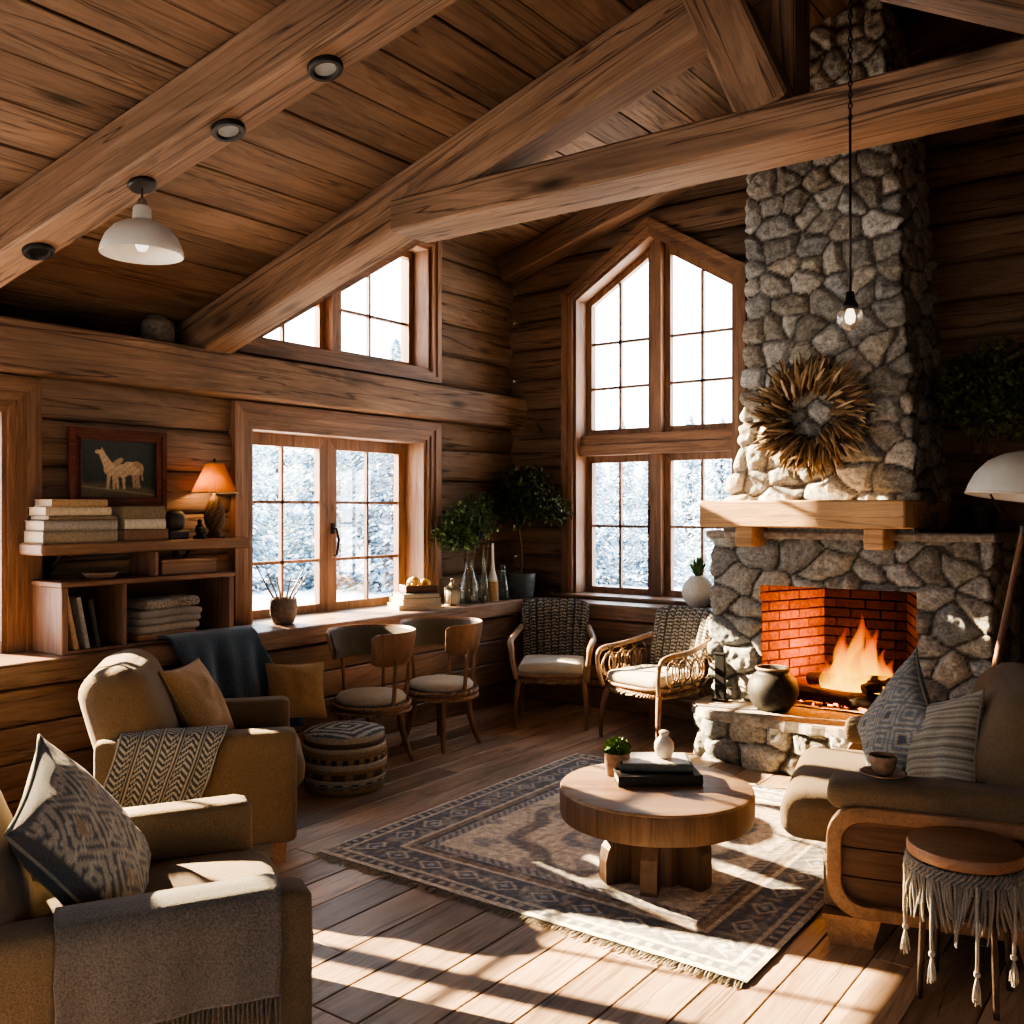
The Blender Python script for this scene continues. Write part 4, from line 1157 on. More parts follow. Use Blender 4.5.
# ------------------------------------------------------------------ armchairs on the left
def armchair(label, loc, f, W=.93, D=.88):
    a = thing('armchair', label, 'armchair', (*loc, 0), face_rot(*f), 'tan upholstered armchairs by the ledge')
    aw = .15
    for s in (-1, 1):
        mb = MB(); mb.rbox((s * (W / 2 - aw / 2), 0, .36), (aw, D, .52), .035, 10, .008, puff_axis=0); mb.build('armrest', M['sofa'], a, 1)
    mb = MB(); mb.rbox((0, 0.0, .20), (W - 2 * aw + .02, D - .06, .20), .03, 8); mb.build('seat_base', M['sofa'], a, 1)
    mb = MB(); mb.rbox((0, .13, .385), (W - 2 * aw - .01, D - .16, .17), .07, 14, .045); c = mb.build('seat_cushion', M['sofa'], a, 1)
    R = Matrix.Rotation(R_(15), 3, 'X')
    def bf(v):
        k = max(0, v[2] + .1); return (v[0] * (1 - .10 * k), v[1] - .10 * k * k * 1.5, v[2])
    mb = MB(); mb.rbox((0, .14 - D / 2, .60), (W - .10, .28, .67), .11, 14, .05, R, puff_axis=1, fn=bf); b = mb.build('backrest', M['sofa'], a, 1)
    mb = MB(); 
    for s in (-1, 1):
        mb = MB(); pts = [(s * (W / 2 - .115), -.22 - .10 * t - .06 * t * t, .34 + .56 * t) for t in np.linspace(0, 1, 12)]
        mb.tube(pts, .004, 6); mb.build('piping', M['sofa'], b, 1)
    for sx_ in (-1, 1):
        for sy_ in (-1, 1):
            mb = MB(); mb.add([], []); c0 = (sx_ * (W / 2 - .075), sy_ * (D / 2 - .08))
            mb.lathe([(.038, 0.0), (.05, .115)], 4, c=(*c0, 0), M=Matrix.Rotation(PI / 4, 4, 'Z')); mb.build('leg', M['orange'], a)
    return a
f1 = Vector((.47, .88)).normalized(); f2 = Vector((.62, .785)).normalized()
c1 = (-2.67, 1.57); c2 = (-4.085, 2.955)
armchair('tan armchair in the foreground with patterned pillow and grey throw', c1, f1, 1.02, 1.04)
armchair('tan armchair beside pouf with knit throw on its arm', c2, f2)

def loc2w(c, f, x, y, z):
    """local point of a chair at c facing f"""
    r = Vector((f[1], -f[0]))
    return Vector((c[0] + r.x * x + f[0] * y, c[1] + r.y * x + f[1] * y, z))

def pillow(name, label, S, T, center, normal, up, colfn, mat, n=56, pinch=.09, group=None, roll=0):
    U, V = np.meshgrid(np.linspace(-1, 1, n), np.linspace(-1, 1, n), indexing='ij')
    hh = (np.clip(1 - np.abs(U) ** 2.6, 0, 1) * np.clip(1 - np.abs(V) ** 2.6, 0, 1)) ** .55
    X = U * S / 2 * (1 - pinch * (1 - V ** 2)); Y = V * S / 2 * (1 - pinch * (1 - U ** 2))
    wr_ = np.array([[mnoise.noise(Vector((u * 2.2, v * 2.2, S * 9))) for v in V[0]] for u in U[:, 0]])
    Z = hh * T / 2 * (1 + .18 * wr_)
    c = colfn(U, V) if colfn else None
    mb = MB()
    mb.grid(np.stack([X, Y, Z], -1), c); mb.grid(np.stack([X[::-1], Y[::-1], -Z[::-1]], -1), None if c is None else c[::-1])
    o = mb.build(name, mat, None, 1)
    bm = bmesh.new(); bm.from_mesh(o.data); bmesh.ops.remove_doubles(bm, verts=bm.verts, dist=1e-4); bmesh.ops.recalc_face_normals(bm, faces=bm.faces); bm.to_mesh(o.data); bm.free()
    mb = MB(); E = []
    for t in np.linspace(-1, 1, 15)[:-1]: E.append((t, -1))
    for t in np.linspace(-1, 1, 15)[:-1]: E.append((1, t))
    for t in np.linspace(1, -1, 15)[:-1]: E.append((t, 1))
    for t in np.linspace(1, -1, 15)[:-1]: E.append((-1, t))
    mb.tube([(u * S / 2 * (1 - pinch * (1 - v * v)), v * S / 2 * (1 - pinch * (1 - u * u)), 0) for u, v in E], .005, 6, True, col=(.3, .28, .24))
    Mx = frame_mat(normal, up, center)
    if roll: Mx = Mx @ Matrix.Rotation(roll, 4, 'Z')
    o.matrix_world = Mx
    mb.build('piping', mat, o, 1)
    return tag(o, label, 'pillow', group)
def c_aztec(U, V):
    a = np.zeros(U.shape + (3,)); a[:] = (.40, .37, .31)
    d = np.abs(np.mod(U * 1.3 + .1, 1) - .5) * 2; e = np.abs(np.mod(V * 1.2, 1) - .5) * 2
    z_ = d + e
    a[np.mod(z_ * 2.6, 1) < .42] = (.12, .14, .155)
    a[(z_ < .35)] = (.34, .27, .19)
    a[np.abs(np.mod(V * 4 + np.abs(np.mod(U * 6, 1) - .5) * .8, 1) - .5) < .07] = (.48, .46, .41)
    a[(np.abs(V) > .86)] = (.16, .17, .175); a[(np.abs(U) > .9)] = (.10, .105, .11)
    return a
def c_ikat(U, V):
    a = np.zeros(U.shape + (3,)); a[:] = (.19, .235, .27)
    d = np.abs(np.mod(U * 1.6 + .25, 1) - .5) * 2; e = np.abs(np.mod(V * 1.2 + .1, 1) - .5) * 2
    z_ = d * .9 + e
    a[np.mod(z_ * 2.6 + .1, 1) < .38] = (.46, .45, .40); a[z_ < .3] = (.10, .12, .145); a[(np.mod(z_ * 2.6 + .1, 1) > .8)] = (.27, .24, .19)
    return a
def c_rib(U, V):
    a = np.zeros(U.shape + (3,)); a[:] = (.47, .43, .345)
    k = .5 + .5 * np.cos(V * 60); a *= (.62 + .38 * k)[..., None]
    a[np.abs(np.mod(V * 5.2, 1) - .5) < .10] = (.20, .185, .155)
    return a
pillow('throw_pillow', 'large geometric grey and cream patterned pillow on foreground armchair', .56, .20, loc2w(c1, f1, -.03, -.03, .65), (f1.x * .80 + .25, f1.y * .80 - .1, .58), (-f1.x * .5, -f1.y * .5, .8), c_aztec, M['vfab'], roll=R_(8))
pillow('throw_pillow', 'plain ochre pillow leaning on the backrest of the second armchair', .43, .15, loc2w(c2, f2, -.12, -.02, .665), (f2.x + .25, f2.y - .3, .55), (-f2.x * .5, -f2.y * .5, .8), None, M['ochre'], roll=R_(-12))

# draped throws
def drape(name, label, path, width, place, mat, colfn=None, nl=46, nw=40, skew=0.0, wav=.010, fr=None, th=.012, ends=(0,), seed=1, taper=0.0, frmat=None, dense=.012):
    """path: cross-section polyline [(lateral, z)], place(u, lateral, z) -> world"""
    pv = [Vector(p) for p in path]; acc = [0]
    for a, b in zip(pv[:-1], pv[1:]): acc.append(acc[-1] + (b - a).length)
    def at(s):
        for i in range(len(pv) - 1):
            if s <= acc[i + 1] + 1e-9: return pv[i].lerp(pv[i + 1], (s - acc[i]) / (acc[i + 1] - acc[i] + 1e-12))
        return pv[-1]
    P = np.zeros((nl, nw, 3)); Uc = np.zeros((nl, nw)); Vc = np.zeros((nl, nw))
    sm_ = [at(acc[-1] * i / (nl - 1)) for i in range(nl)]
    for _ in range(2): sm_ = [sm_[0]] + [(sm_[i - 1] + sm_[i] * 2 + sm_[i + 1]) / 4 for i in range(1, nl - 1)] + [sm_[-1]]
    zt = max(p.y for p in pv)
    for i in range(nl):
        s = acc[-1] * i / (nl - 1); p = sm_[i]; dn = max(0, zt - p.y)
        for j in range(nw):
            v = j / (nw - 1)
            u = (v - .5) * width * (1 - taper * dn) + skew * dn
            k = min(1, dn * 5)
            off = wav * k * (math.sin(u * 21 + seed) + .6 * math.sin(u * 43 + seed * 2 + s * 4)) + .004 * mnoise.noise(Vector((u * 9, s * 9, seed)))
            edge = .012 * mnoise.noise(Vector((s * 7, seed, v * 3)))
            sgn = 1 if p.x >= 0 else -1
            P[i, j] = place(u + edge * (1 if j in (0, nw - 1) else .5), p.x + (off + abs(wav) * k) * sgn, p.y + .004)
            Uc[i, j] = v; Vc[i, j] = s / acc[-1]
    root = thing(name, label, 'throw')
    mb = MB(); mb.grid(P, colfn(Uc, Vc) if colfn else None)
    mb.build('cloth', mat, root, 1, solid=th)
    if fr:
        mb = MB(); rr = random.Random(seed); Lf, rad, fcol = fr
        for e_ in ends:
            row = P[-1] if e_ == 0 else P[0]
            seglen = sum(np.linalg.norm(row[q + 1] - row[q]) for q in range(nw - 1)); nS = int(seglen / dense)
            for q in range(nS):
                t = q / (nS - 1) * (nw - 1); a = int(min(t, nw - 2)); p = row[a] + (row[a + 1] - row[a]) * (t - a)
                dx, dy = rr.uniform(-.01, .01), rr.uniform(-.006, .006); L = Lf * rr.uniform(.75, 1.1)
                mb.tube([p, p + np.array([dx * .4, dy * .5, -L * .5]), p + np.array([dx, dy, -L])], [rad, rad * .9, rad * .5], 5, col=fcol)
        mb.build('fringe', frmat or mat, root, 1, flip=False)['kind'] = 'stuff'
    return root
def armplace(c, f, xc, yc):
    return lambda u, l, z: loc2w(c, f, xc + l, yc + u, z)
axc = .93 / 2 - .075
drape('throw_blanket', 'plain grey wool throw with fringe over the foreground armchair arm',
      [(-.10, .50), (-.088, .56), (-.075, .622), (0, .634), (.072, .626), (.092, .585), (.096, .50), (.100, .43), (.102, .37)], .54, armplace(c1, f1, axc + .045, .155), M['greythrow'], None, seed=3, wav=.006, fr=(.085, .0035, (.22, .2, .175)), skew=-.02)
def c_knit(U, V):
    a = np.zeros(U.shape + (3,)); a[:] = (.06, .078, .09)
    bandid = np.floor(U * 5); fu = U * 5 - bandid
    sgn = np.where(np.mod(bandid, 2) == 0, 1, -1)
    stripe = np.mod(V * 26 + sgn * np.abs(fu - .5) * 3.5, 1)
    a[(stripe < .42) & (fu > .16) & (fu < .84)] = (.45, .46, .42)
    a[(np.abs(fu - .08) < .035) | (np.abs(fu - .92) < .035)] = (.40, .39, .34)
    a[(V > .9) | (V < .05)] = (.16, .16, .15)
    return a
drape('throw_blanket', 'chunky herringbone knit throw in charcoal and cream over armchair arm',
      [(-.10, .48), (-.086, .56), (-.072, .622), (0, .636), (.072, .626), (.094, .58), (.100, .50), (.105, .42), (.11, .33), (.115, .27)], .46, armplace(c2, f2, axc, -.10), M['vfab'], c_knit, nl=90, nw=110, seed=8, wav=.008, fr=(.03, .006, (.13, .13, .125)), skew=-.34, th=.018, taper=.25)
drape('throw_blanket', 'dark blue wool throw hanging over ledge edge behind the armchair',
      [(-.26, .885), (-.16, .892), (-.07, .905), (.0, .90), (.035, .87), (.05, .80), (.085, .68), (.13, .55), (.20, .40), (.25, .30)], .60, lambda u, l, z: Vector((XE + l, 3.60 + u, z)), M['bluethrow'], None, nl=60, nw=60, seed=5, wav=.016, skew=.30, th=.016)

# pouf and ochre pillow behind it
def c_pouf_top(x, y):
    k = math.floor((abs(x) + abs(y) * .9) * 26)
    return (.44, .43, .37) if k % 2 == 0 else (.10, .12, .135)
pc = (-4.215, 4.05)
pf_ = thing('pouf', 'round striped woven pouf in black, cream and jute on the floor', 'pouf', (*pc, 0))
mb = MB(); prof = []; R0 = .245
zs = np.linspace(0, .33, 67)
for z in zs: 
    f = z / .33; prof.append((R0 * (.93 + .075 * math.sin(PI * f)) + .006 * abs(math.sin(f * PI * 11)), z))
def pcol(q, i, a, z):
    f = z / .33; b = int(f * 11)
    cr, dk, ju, bk = (.46, .43, .35), (.06, .065, .07), (.30, .22, .13), (.12, .10, .075)
    pal = [ju, bk, cr, bk, ju, cr, bk, ju, cr, bk, cr]
    c = pal[min(b, 10)]
    if b == 1: c = cr if (i % 6 < 3) ^ (int(f * 55) % 2 == 0) else dk
    if b == 3: c = bk if (i % 8 < 5) else ju
    if b == 6: c = dk if (i % 4 < 2) else ju
    return c
mb.lathe(prof, 96, cols=pcol); mb.build('side', M['jute'], pf_, 1)
mb = MB(); P = []; cl = []
for q in range(22):
    f = q / 21; r = R0 * .965 * f
    P.append([(r * math.cos(2 * PI * i / 96), r * math.sin(2 * PI * i / 96), .33 + .022 * (1 - f ** 4) + .002) for i in range(96)])
    cl.append([c_pouf_top(r * math.cos(2 * PI * i / 96 + .5), r * math.sin(2 * PI * i / 96 + .5)) for i in range(96)])
mb.grid(P, cl, wrap=True); mb.build('top', M['jute'], pf_, 1)
pillow('throw_pillow', 'plain ochre pillow propped between the striped pouf and wooden ledge', .36, .12, (-4.61, 4.02, .525), (.72, -.42, .42), (-.35, .0, .8), None, M['ochre'], roll=R_(-14))

# ------------------------------------------------------------------ round-seat chairs
def tub_chair(label, loc, rz):
    c = thing('tub_chair', label, 'chair', (*loc, 0), rz, 'round-seat chairs at the ledge')
    mb = MB(); mb.lathe([(.0, .345), (.235, .345), (.25, .36), (.25, .385), (.235, .40), (.0, .40)], 40); s = mb.build('seat', M['chairwood'], c, 40)
    mb = MB()
    for zz, rr_ in ((.352, .253), (.392, .25)):
        for ph in (0, PI):
            pts = [((rr_ + .007 * math.cos(i * 1.26 + ph)) * math.cos(2 * PI * i / 150), (rr_ + .007 * math.cos(i * 1.26 + ph)) * math.sin(2 * PI * i / 150), zz + .007 * math.sin(i * 1.26 + ph)) for i in range(150)]
            mb.tube(pts, .0085, 5, True)
    mb.build('braided_rim', M['rattan'], s, 1)
    mb = MB(); mb.lathe([(.0, .40), (.205, .40), (.225, .412), (.228, .43), (.21, .452), (.14, .465), (.0, .47)], 40); mb.build('cushion', M['cream'], c, 1)
    for a in (45, 135, 225, 315):
        ca, sa = math.cos(R_(a)), math.sin(R_(a)); pts = []; rad = []
        for t in np.linspace(0, 1, 9):
            r = .185 + .085 * t ** 1.8; pts.append((ca * r, sa * r, .36 - .36 * t)); rad.append(lerp(.026, .015, t))
        mb = MB(); mb.tube(pts, rad, 10); mb.build('leg', M['chairwood'], c, 40)
    # backrest wraps round local -Y
    def arc(a0, a1, r, z0, z1, th, n=30, flare=.02, rnd=.05):
        mb = MB(); P = []
        m = 9
        for i in range(n + 1):
            a = lerp(a0, a1, i / n); e = min(1, min(i, n - i) / 2.2); e = math.sin(e * PI / 2)
            zc = (z0 + z1) / 2; hz = (z1 - z0) / 2 * (.80 + .20 * e)
            row = []
            for k in range(2 * m):
                if k < m: t = k / (m - 1); rr_ = r + th / 2
                else: t = 1 - (k - m) / (m - 1); rr_ = r - th / 2
                zz = zc + hz * (2 * t - 1); b = th * .42 * (abs(2 * t - 1) ** 6)
                rr2 = rr_ - b if k < m else rr_ + b
                rr2 += flare * (2 * t - 1)
                row.append((rr2 * math.cos(a), rr2 * math.sin(a), zz))
            P.append(row)
        mb.grid(P, wrap=True)
        mb.add([P[0][k] for k in range(2 * m)], [tuple(range(2 * m))]); mb.add([P[-1][k] for k in range(2 * m)], [tuple(range(2 * m))])
        return mb
    A0, A1 = R_(-90 - 132), R_(-90 + 132)
    b = arc(A0, A1, .268, .655, .865, .022, 44).build('backrest', M['chairwood'], c, 50)
    arc(A0 + .09, A1 - .09, .252, .67, .85, .022, 44).build('back_pad', M['greyfab'], b, 50)
    for a in (-90 - 95, -90 + 95, -90 - 28, -90 + 28):
        ca, sa = math.cos(R_(a)), math.sin(R_(a))
        mb = MB(); mb.tube([(ca * .232, sa * .232, .37), (ca * .245, sa * .245, .52), (ca * .262, sa * .262, .70)], [.015, .013, .012], 8); mb.build('back_post', M['chairwood'], c, 40)
    return c
# local -Y is where the back stands
tub_chair('round-seat chair with curved back nearest the striped pouf', (-4.46, 4.52), face_rot(-.06, -1))
tub_chair('round-seat chair with curved back nearest the corner', (-4.40, 5.15), face_rot(-.02, -1))

# ------------------------------------------------------------------ wicker chairs with knitted backs
def c_cable(U, V, dark):
    rs_ = np.random.RandomState(3)
    a = np.zeros(U.shape + (3,))
    rib = np.abs(np.mod(U * 9, 1) - .5) * 2
    n_ = rs_.rand(*U.shape)
    tw = np.sin(V * 130 + np.floor(U * 9) * 1.7 + rib * 2.5)
    light = (tw > .0) & (n_ > .38)
    a[:] = (.055, .06, .06) if dark else (.10, .10, .095)
    a[light] = (.36, .34, .29) if dark else (.55, .50, .41)
    a[rib > .86] = (.03, .032, .034) if dark else (.07, .07, .066)
    return a
def wicker_chair(label, loc, rz, dark, loops):
    c = thing('wicker_armchair', label, 'chair', (*loc, 0), rz, 'wicker armchairs in the corner')
    W, D, zs_ = .54, .50, .40
    def rr(k, z, n=64):
        out = []
        for i in range(n):
            a = 2 * PI * i / n; p = 3.6
            x = math.copysign(abs(math.cos(a)) ** (2 / p), math.cos(a)) * (W / 2 + k); y = math.copysign(abs(math.sin(a)) ** (2 / p), math.sin(a)) * (D / 2 + k)
            out.append((x, y, z))
        return out
    mb = MB(); A = rr(0, zs_ - .05); B = rr(0, zs_); mb.add(A + B, [tuple(range(64))[::-1], tuple(range(64, 128))] + [(i, (i + 1) % 64, 64 + (i + 1) % 64, 64 + i) for i in range(64)]); s = mb.build('seat', M['chairwood'], c, 40)
    mb = MB(); mb.tube(rr(.008, zs_ - .002), .013, 7, True)
    N = 170; base = rr(.006, zs_ - .048, N)
    for ph in (0, PI): mb.tube([(b_[0] * (1 + .02 * math.cos(i * 1.3 + ph)), b_[1] * (1 + .02 * math.cos(i * 1.3 + ph)), b_[2] + .011 * math.sin(i * 1.3 + ph)) for i, b_ in enumerate(base)], .010, 5, True)
    mb.build('braided_rim', M['rattan'], s, 1)
    mb = MB(); mb.rbox((0, .015, zs_ + .045), (W - .05, D - .04, .09), .04, 12, .015); mb.build('cushion', M['cream'], c, 1)
    for sx_ in (-1, 1):
        for sy_ in (-1, 1):
            pts = []; rad = []
            for t in np.linspace(0, 1, 9):
                k = .03 * math.sin(PI * t) + .045 * t * t; pts.append((sx_ * (W / 2 - .03 + k * .6), sy_ * (D / 2 - .03 + k * (1 if sy_ > 0 else 1.4)), (zs_ - .04) * (1 - t))); rad.append(lerp(.023, .013, t))
            mb = MB(); mb.tube(pts, rad, 10); mb.build('leg', M['chairwood'], c, 40)
    # back: padded knitted panel, slightly curved and leaning
    n, m_ = 80, 110; U, V = np.meshgrid(np.linspace(0, 1, n), np.linspace(0, 1, m_), indexing='ij')
    X = (U - .5) * W * (.90 + .14 * V); cv = .055 * (1 - (2 * U - 1) ** 2)
    ed = np.minimum(np.minimum(U, 1 - U) * 8, np.minimum(1, (1 - V) * 7)); ed = np.sqrt(np.clip(ed, 0, 1))
    rib = .006 * np.cos(U * 9 * 2 * PI + PI)
    zc = V * (1 - .10 * np.abs(2 * U - 1) ** 6)
    Y = -D / 2 + .02 - cv - .13 * V ** 1.2; Z = zs_ + .0 + .52 * zc
    cf = c_cable(U, V, dark)
    mb = MB(); mb.grid(np.stack([X, Y + .045 * ed + rib, Z], -1), cf); mb.grid(np.stack([X[::-1], (Y - .03 * ed)[::-1], Z[::-1]], -1), cf[::-1])
    b = mb.build('backrest', M['vfab'], c, 1)
    for s_ in (-1, 1):
        mb = MB()
        pts = [(s_ * W * .50, -D / 2 - .05, zs_ + .30), (s_ * (W / 2 + .03), -D / 4, zs_ + .265), (s_ * (W / 2 + .045), 0.02, zs_ + .245), (s_ * (W / 2 + .04), D / 2 - .06, zs_ + .235), (s_ * (W / 2 + .025), D / 2 + .015, zs_ + .20), (s_ * (W / 2 + .012), D / 2 + .03, zs_ + .10), (s_ * (W / 2 - .01), D / 2 - .0, zs_ - .03)]
        hv_ = [Vector(p) for p in pts]; fine = []
        for i in range(len(hv_) - 1):
            p0, p1, p2, p3 = hv_[max(i - 1, 0)], hv_[i], hv_[i + 1], hv_[min(i + 2, len(hv_) - 1)]
            for f in np.linspace(0, 1, 7)[:-1]: fine.append(.5 * ((2 * p1) + (p2 - p0) * f + (2 * p0 - 5 * p1 + 4 * p2 - p3) * f * f + (3 * p1 - p0 - 3 * p2 + p3) * f ** 3))
        fine.append(hv_[-1])
        if loops: mb.tube(fine, [.019 if i < 24 else .016 for i in range(len(fine))], 9)
        else: mb.tube(fine, [.024 if i < 26 else .019 for i in range(len(fine))], 9)
        ar = mb.build('armrest', M['rattan'], c, 1)
        if loops:
            mb = MB()
            for q in range(7):
                y0_ = lerp(-D / 2 + .03, D / 2 - .09, q / 6); pts = []
                for t in np.linspace(0, 1, 11):
                    pts.append((s_ * (W / 2 + .02 + .015 * math.sin(PI * t)), y0_ + .10 * math.sin(PI * t) * (1 if q % 2 else -1) + .04 * t, zs_ + .235 - .24 * t))
                mb.tube(pts, .0065, 6)
                pts = [(s_ * (W / 2 + .025), y0_ + .05 * math.cos(a_), zs_ + .12 + .075 * math.sin(a_)) for a_ in np.linspace(0, 2 * PI, 17)[:-1]]
                mb.tube(pts, .005, 5, True)
            mb.build('rattan_loops', M['rattan'], ar, 1)
    return c
wicker_chair('armchair with dark knitted back standing in the corner', (-4.17, 6.21), face_rot(.50, -.86), True, False)
wicker_chair('sunlit wicker armchair with looped rattan arms beside the hearth', (-3.29, 6.20), face_rot(-.22, -.975), False, True)

# ------------------------------------------------------------------ coffee table
tb = thing('coffee_table', 'round chunky wooden coffee table standing on the rug', 'table', (-2.03, 3.85, .016), R_(36))
def tcol(): pass
mb = MB(); mb.lathe([(.0, .38), (.40, .38), (.424, .385), (.428, .392), (.424, .399), (.41, .402), (.0, .402)], 72); mb.build('tabletop', M['table'], tb, 35)
mb = MB(); mb.lathe([(.0, .262), (.405, .262), (.425, .27), (.4305, .29), (.4305, .378), (.426, .388), (.0, .388)], 72); mb.build('table_edge', M['tablez'], tb, 35)
mb = MB(); mb.lathe([(.15, 0), (.15, .275)], 10); mb.build('pedestal', M['tablez'], tb)
for i, a in enumerate((20, 78, 135, 200, 255, 318)):
    ca, sa = math.cos(R_(a)), math.sin(R_(a)); mb = MB()
    prof = [(.08, 0), (.255, 0), (.262, .02), (.262, .10), (.25, .15), (.225, .19), (.205, .23), (.20, .275), (.08, .275)]
    mb.prism(prof, -.036, .036, lambda u, z, n: (ca * u - sa * n, sa * u + ca * n, z)); mb.build('leg', M['tablez'], tb)
ztt = .402 + .016
def bigbook(label, loc, rz, L, D, T, mat, group):
    return book(loc, L, D, T, mat, label, group, rz)
RT = Vector((.806, .592))
bigbook('large dark hardback book lying on the coffee table', (-2.085, 3.94, ztt), R_(36 - 90 + 4), .38, .26, .045, CV['dark'], 'books on the coffee table')
bigbook('pale-jacketed book lying on top of the dark book on the table', (-2.11, 3.985, ztt + .046), R_(36 - 90 - 3), .33, .23, .032, CV['teal'], 'books on the coffee table')
mb = MB(); mb.box((0, 0, 0), (.20, .30, .003), None, .001); o = mb.build('dust_jacket', M['whiteclay'], [x for x in C.objects if x.get('label', '').startswith('pale-jacketed')][0]); o.location = (0, 0, .0335)
p = thing('potted_plant', 'small green bushy plant in clay cup on the coffee table', 'plant', (-2.25, 3.885, ztt))
mb = MB(); mb.lathe([(.042, 0), (.048, .004), (.058, .05), (.060, .105), (.054, .107), (.050, .09), (.0, .088)], 28); mb.build('pot', M['clay'], p, 50)
def ball_leaves(mb, c, R, n, s, cols, rnd, squash=.8, inner=.35):
    for i in range(n):
        d = Vector((rnd.gauss(0, 1), rnd.gauss(0, 1), rnd.gauss(0, 1))).normalized(); r = R * (inner + (1 - inner) * rnd.random() ** .5)
        p_ = Vector(c) + Vector((d.x * r, d.y * r, d.z * r * squash))
        t = (d + Vector((rnd.gauss(0, .6), rnd.gauss(0, .6), rnd.gauss(0, .6)))).normalized(); b_ = t.cross(Vector((rnd.random() - .5, rnd.random() - .5, rnd.random() - .5))).normalized()
        L = s * rnd.uniform(.7, 1.4); w_ = L * .32; k = rnd.choice(cols); v = rnd.uniform(.6, 1.25)
        mb.add([p_ - t * L * .5, p_ + b_ * w_, p_ + t * L * .5, p_ - b_ * w_], [(0, 1, 2, 3)], tuple(x * v for x in k))
mb = MB(); ball_leaves(mb, (0, 0, .125), .062, 700, .018, [(.13, .24, .04), (.20, .32, .06), (.08, .16, .03)], random.Random(1), .8, .2); mb.build('foliage', M['leaf'], p, flip=False)
p = thing('ceramic_jar', 'small white speckled jar standing on books of coffee table', 'jar', (-2.075, 4.015, ztt + .083))
mb = MB(); mb.lathe([(.025, 0), (.035, .006), (.046, .04), (.044, .068), (.030, .088), (.020, .095), (.019, .104), (.024, .112), (.0, .112)], 28); mb.build('body', M['whiteclay'], p, 1)
mb = MB(); mb.lathe([(.022, .110), (.024, .118), (.012, .124), (.0, .125)], 20); mb.build('lid', M['whiteclay'], p, 40)

# ------------------------------------------------------------------ loveseat on the right
fR = Vector((-.97, -.243)).normalized(); cR = (-.955, 4.385); W, D = 1.30, .86
lv = thing('loveseat', 'tan loveseat with bent-wood side frames in front of the fireplace', 'sofa', (*cR, 0), face_rot(*fR))
def rpath(y0, y1, z0, z1, r, n=7):
    out = []
    for cy, cz, a0 in ((y1 - r, z1 - r, 0), (y0 + r, z1 - r, 90), (y0 + r, z0 + r, 180), (y1 - r, z0 + r, 270)):
        for i in range(n): a = R_(a0 + 90 * i / (n - 1)); out.append((cy + r * math.cos(a), cz + r * math.sin(a)))
    return out
for s in (-1, 1):
    xo = s * W / 2
    mb = MB(); mb.rbox((s * (W / 2 - .10), -.02, .565), (.20, D + .02, .11), .045, 12, .012, fn=lambda v: (v[0], v[1], v[2] - .0)); ar = mb.build('armrest', M['sofa'], lv, 1)
    mb = MB(); outer = rpath(-D / 2, D / 2 - .01, .115, .535, .13); inner = rpath(-D / 2 + .055, D / 2 - .065, .165, .48, .085)
    n = len(outer); xa, xb = s * (W / 2 + .012), s * (W / 2 - .05)
    vs = [(xa, y, z) for y, z in outer] + [(xa, y, z) for y, z in inner] + [(xb, y, z) for y, z in outer] + [(xb, y, z) for y, z in inner]
    fs = []
    for i in range(n):
        j = (i + 1) % n
        fs += [(i, j, n + j, n + i), (2 * n + i, 3 * n + i, 3 * n + j, 2 * n + j), (i, 2 * n + i, 2 * n + j, j), (n + i, n + j, 3 * n + j, 3 * n + i)]
    mb.add(vs, fs); fo = mb.build('side_frame', M['orange'], lv, 30)
    md = fo.modifiers.new('Bev', 'BEVEL'); md.width = .006; md.segments = 2; md.limit_method = 'ANGLE'; md.angle_limit = R_(50)
    mb = MB()
    zz = .16
    for hgt, in ((.10,), (.11,), (.12,)):
        mb.box((s * (W / 2 - .035), -.01, zz + hgt / 2), (.02, D - .10, hgt - .003), None, .003); zz += hgt
    mb.build('side_panel', M['panelwood'], lv)
    for sy in (-1, 1):
        mb = MB()
        cx_, cy_ = s * (W / 2 - .05), sy * (D / 2 - .10)
        def q(w, d, z): return [(cx_ - w, cy_ - d, z), (cx_ + w, cy_ - d, z), (cx_ + w, cy_ + d, z), (cx_ - w, cy_ + d, z)]
        mb.add(q(.04, .075, 0) + q(.05, .105, .115), [(3, 2, 1, 0), (4, 5, 6, 7), (0, 1, 5, 4), (1, 2, 6, 5), (2, 3, 7, 6), (3, 0, 4, 7)]); mb.build('foot', M['orange'], lv)
mb = MB(); mb.rbox((0, .02, .21), (W - .12, D - .02, .20), .03, 8); mb.build('seat_base', M['sofa'], lv, 1)
mb = MB(); mb.rbox((0, .195, .40), (W - .39, D - .01, .19), .075, 16, .03); mb.build('seat_cushion', M['sofa'], lv, 1)
R = Matrix.Rotation(R_(14), 3, 'X')
mb = MB(); mb.rbox((0, -.27, .655), (W - .30, .30, .66), .13, 16, .055, R, puff_axis=1, fn=lambda v: (v[0] * (1 - .10 * max(0, v[2]) ** 1.0), v[1] - .16 * max(0, v[2]) ** 2, v[2] - .10 * (v[0] / .6) ** 4 * (v[2] > 0))); bk = mb.build('backrest', M['sofa'], lv, 1)
mb = MB(); mb.tube([(-(W / 2 - .21), -.17 - .12 * t, .42 + .45 * t) for t in np.linspace(0, 1, 8)], .004, 6); mb.build('piping', M['sofa'], bk, 1)
pillow('throw_pillow', 'blue and cream diamond-patterned pillow on the loveseat', .52, .18, loc2w(cR, fR, .10, .115, .69) + Vector((-.055, -.05, .0)), (fR.x * .75 - .2, fR.y * .75 - .55, .45), (-fR.x * .35, -fR.y * .35 + .0, .9), c_ikat, M['vfab'], roll=R_(-24), pinch=.14)
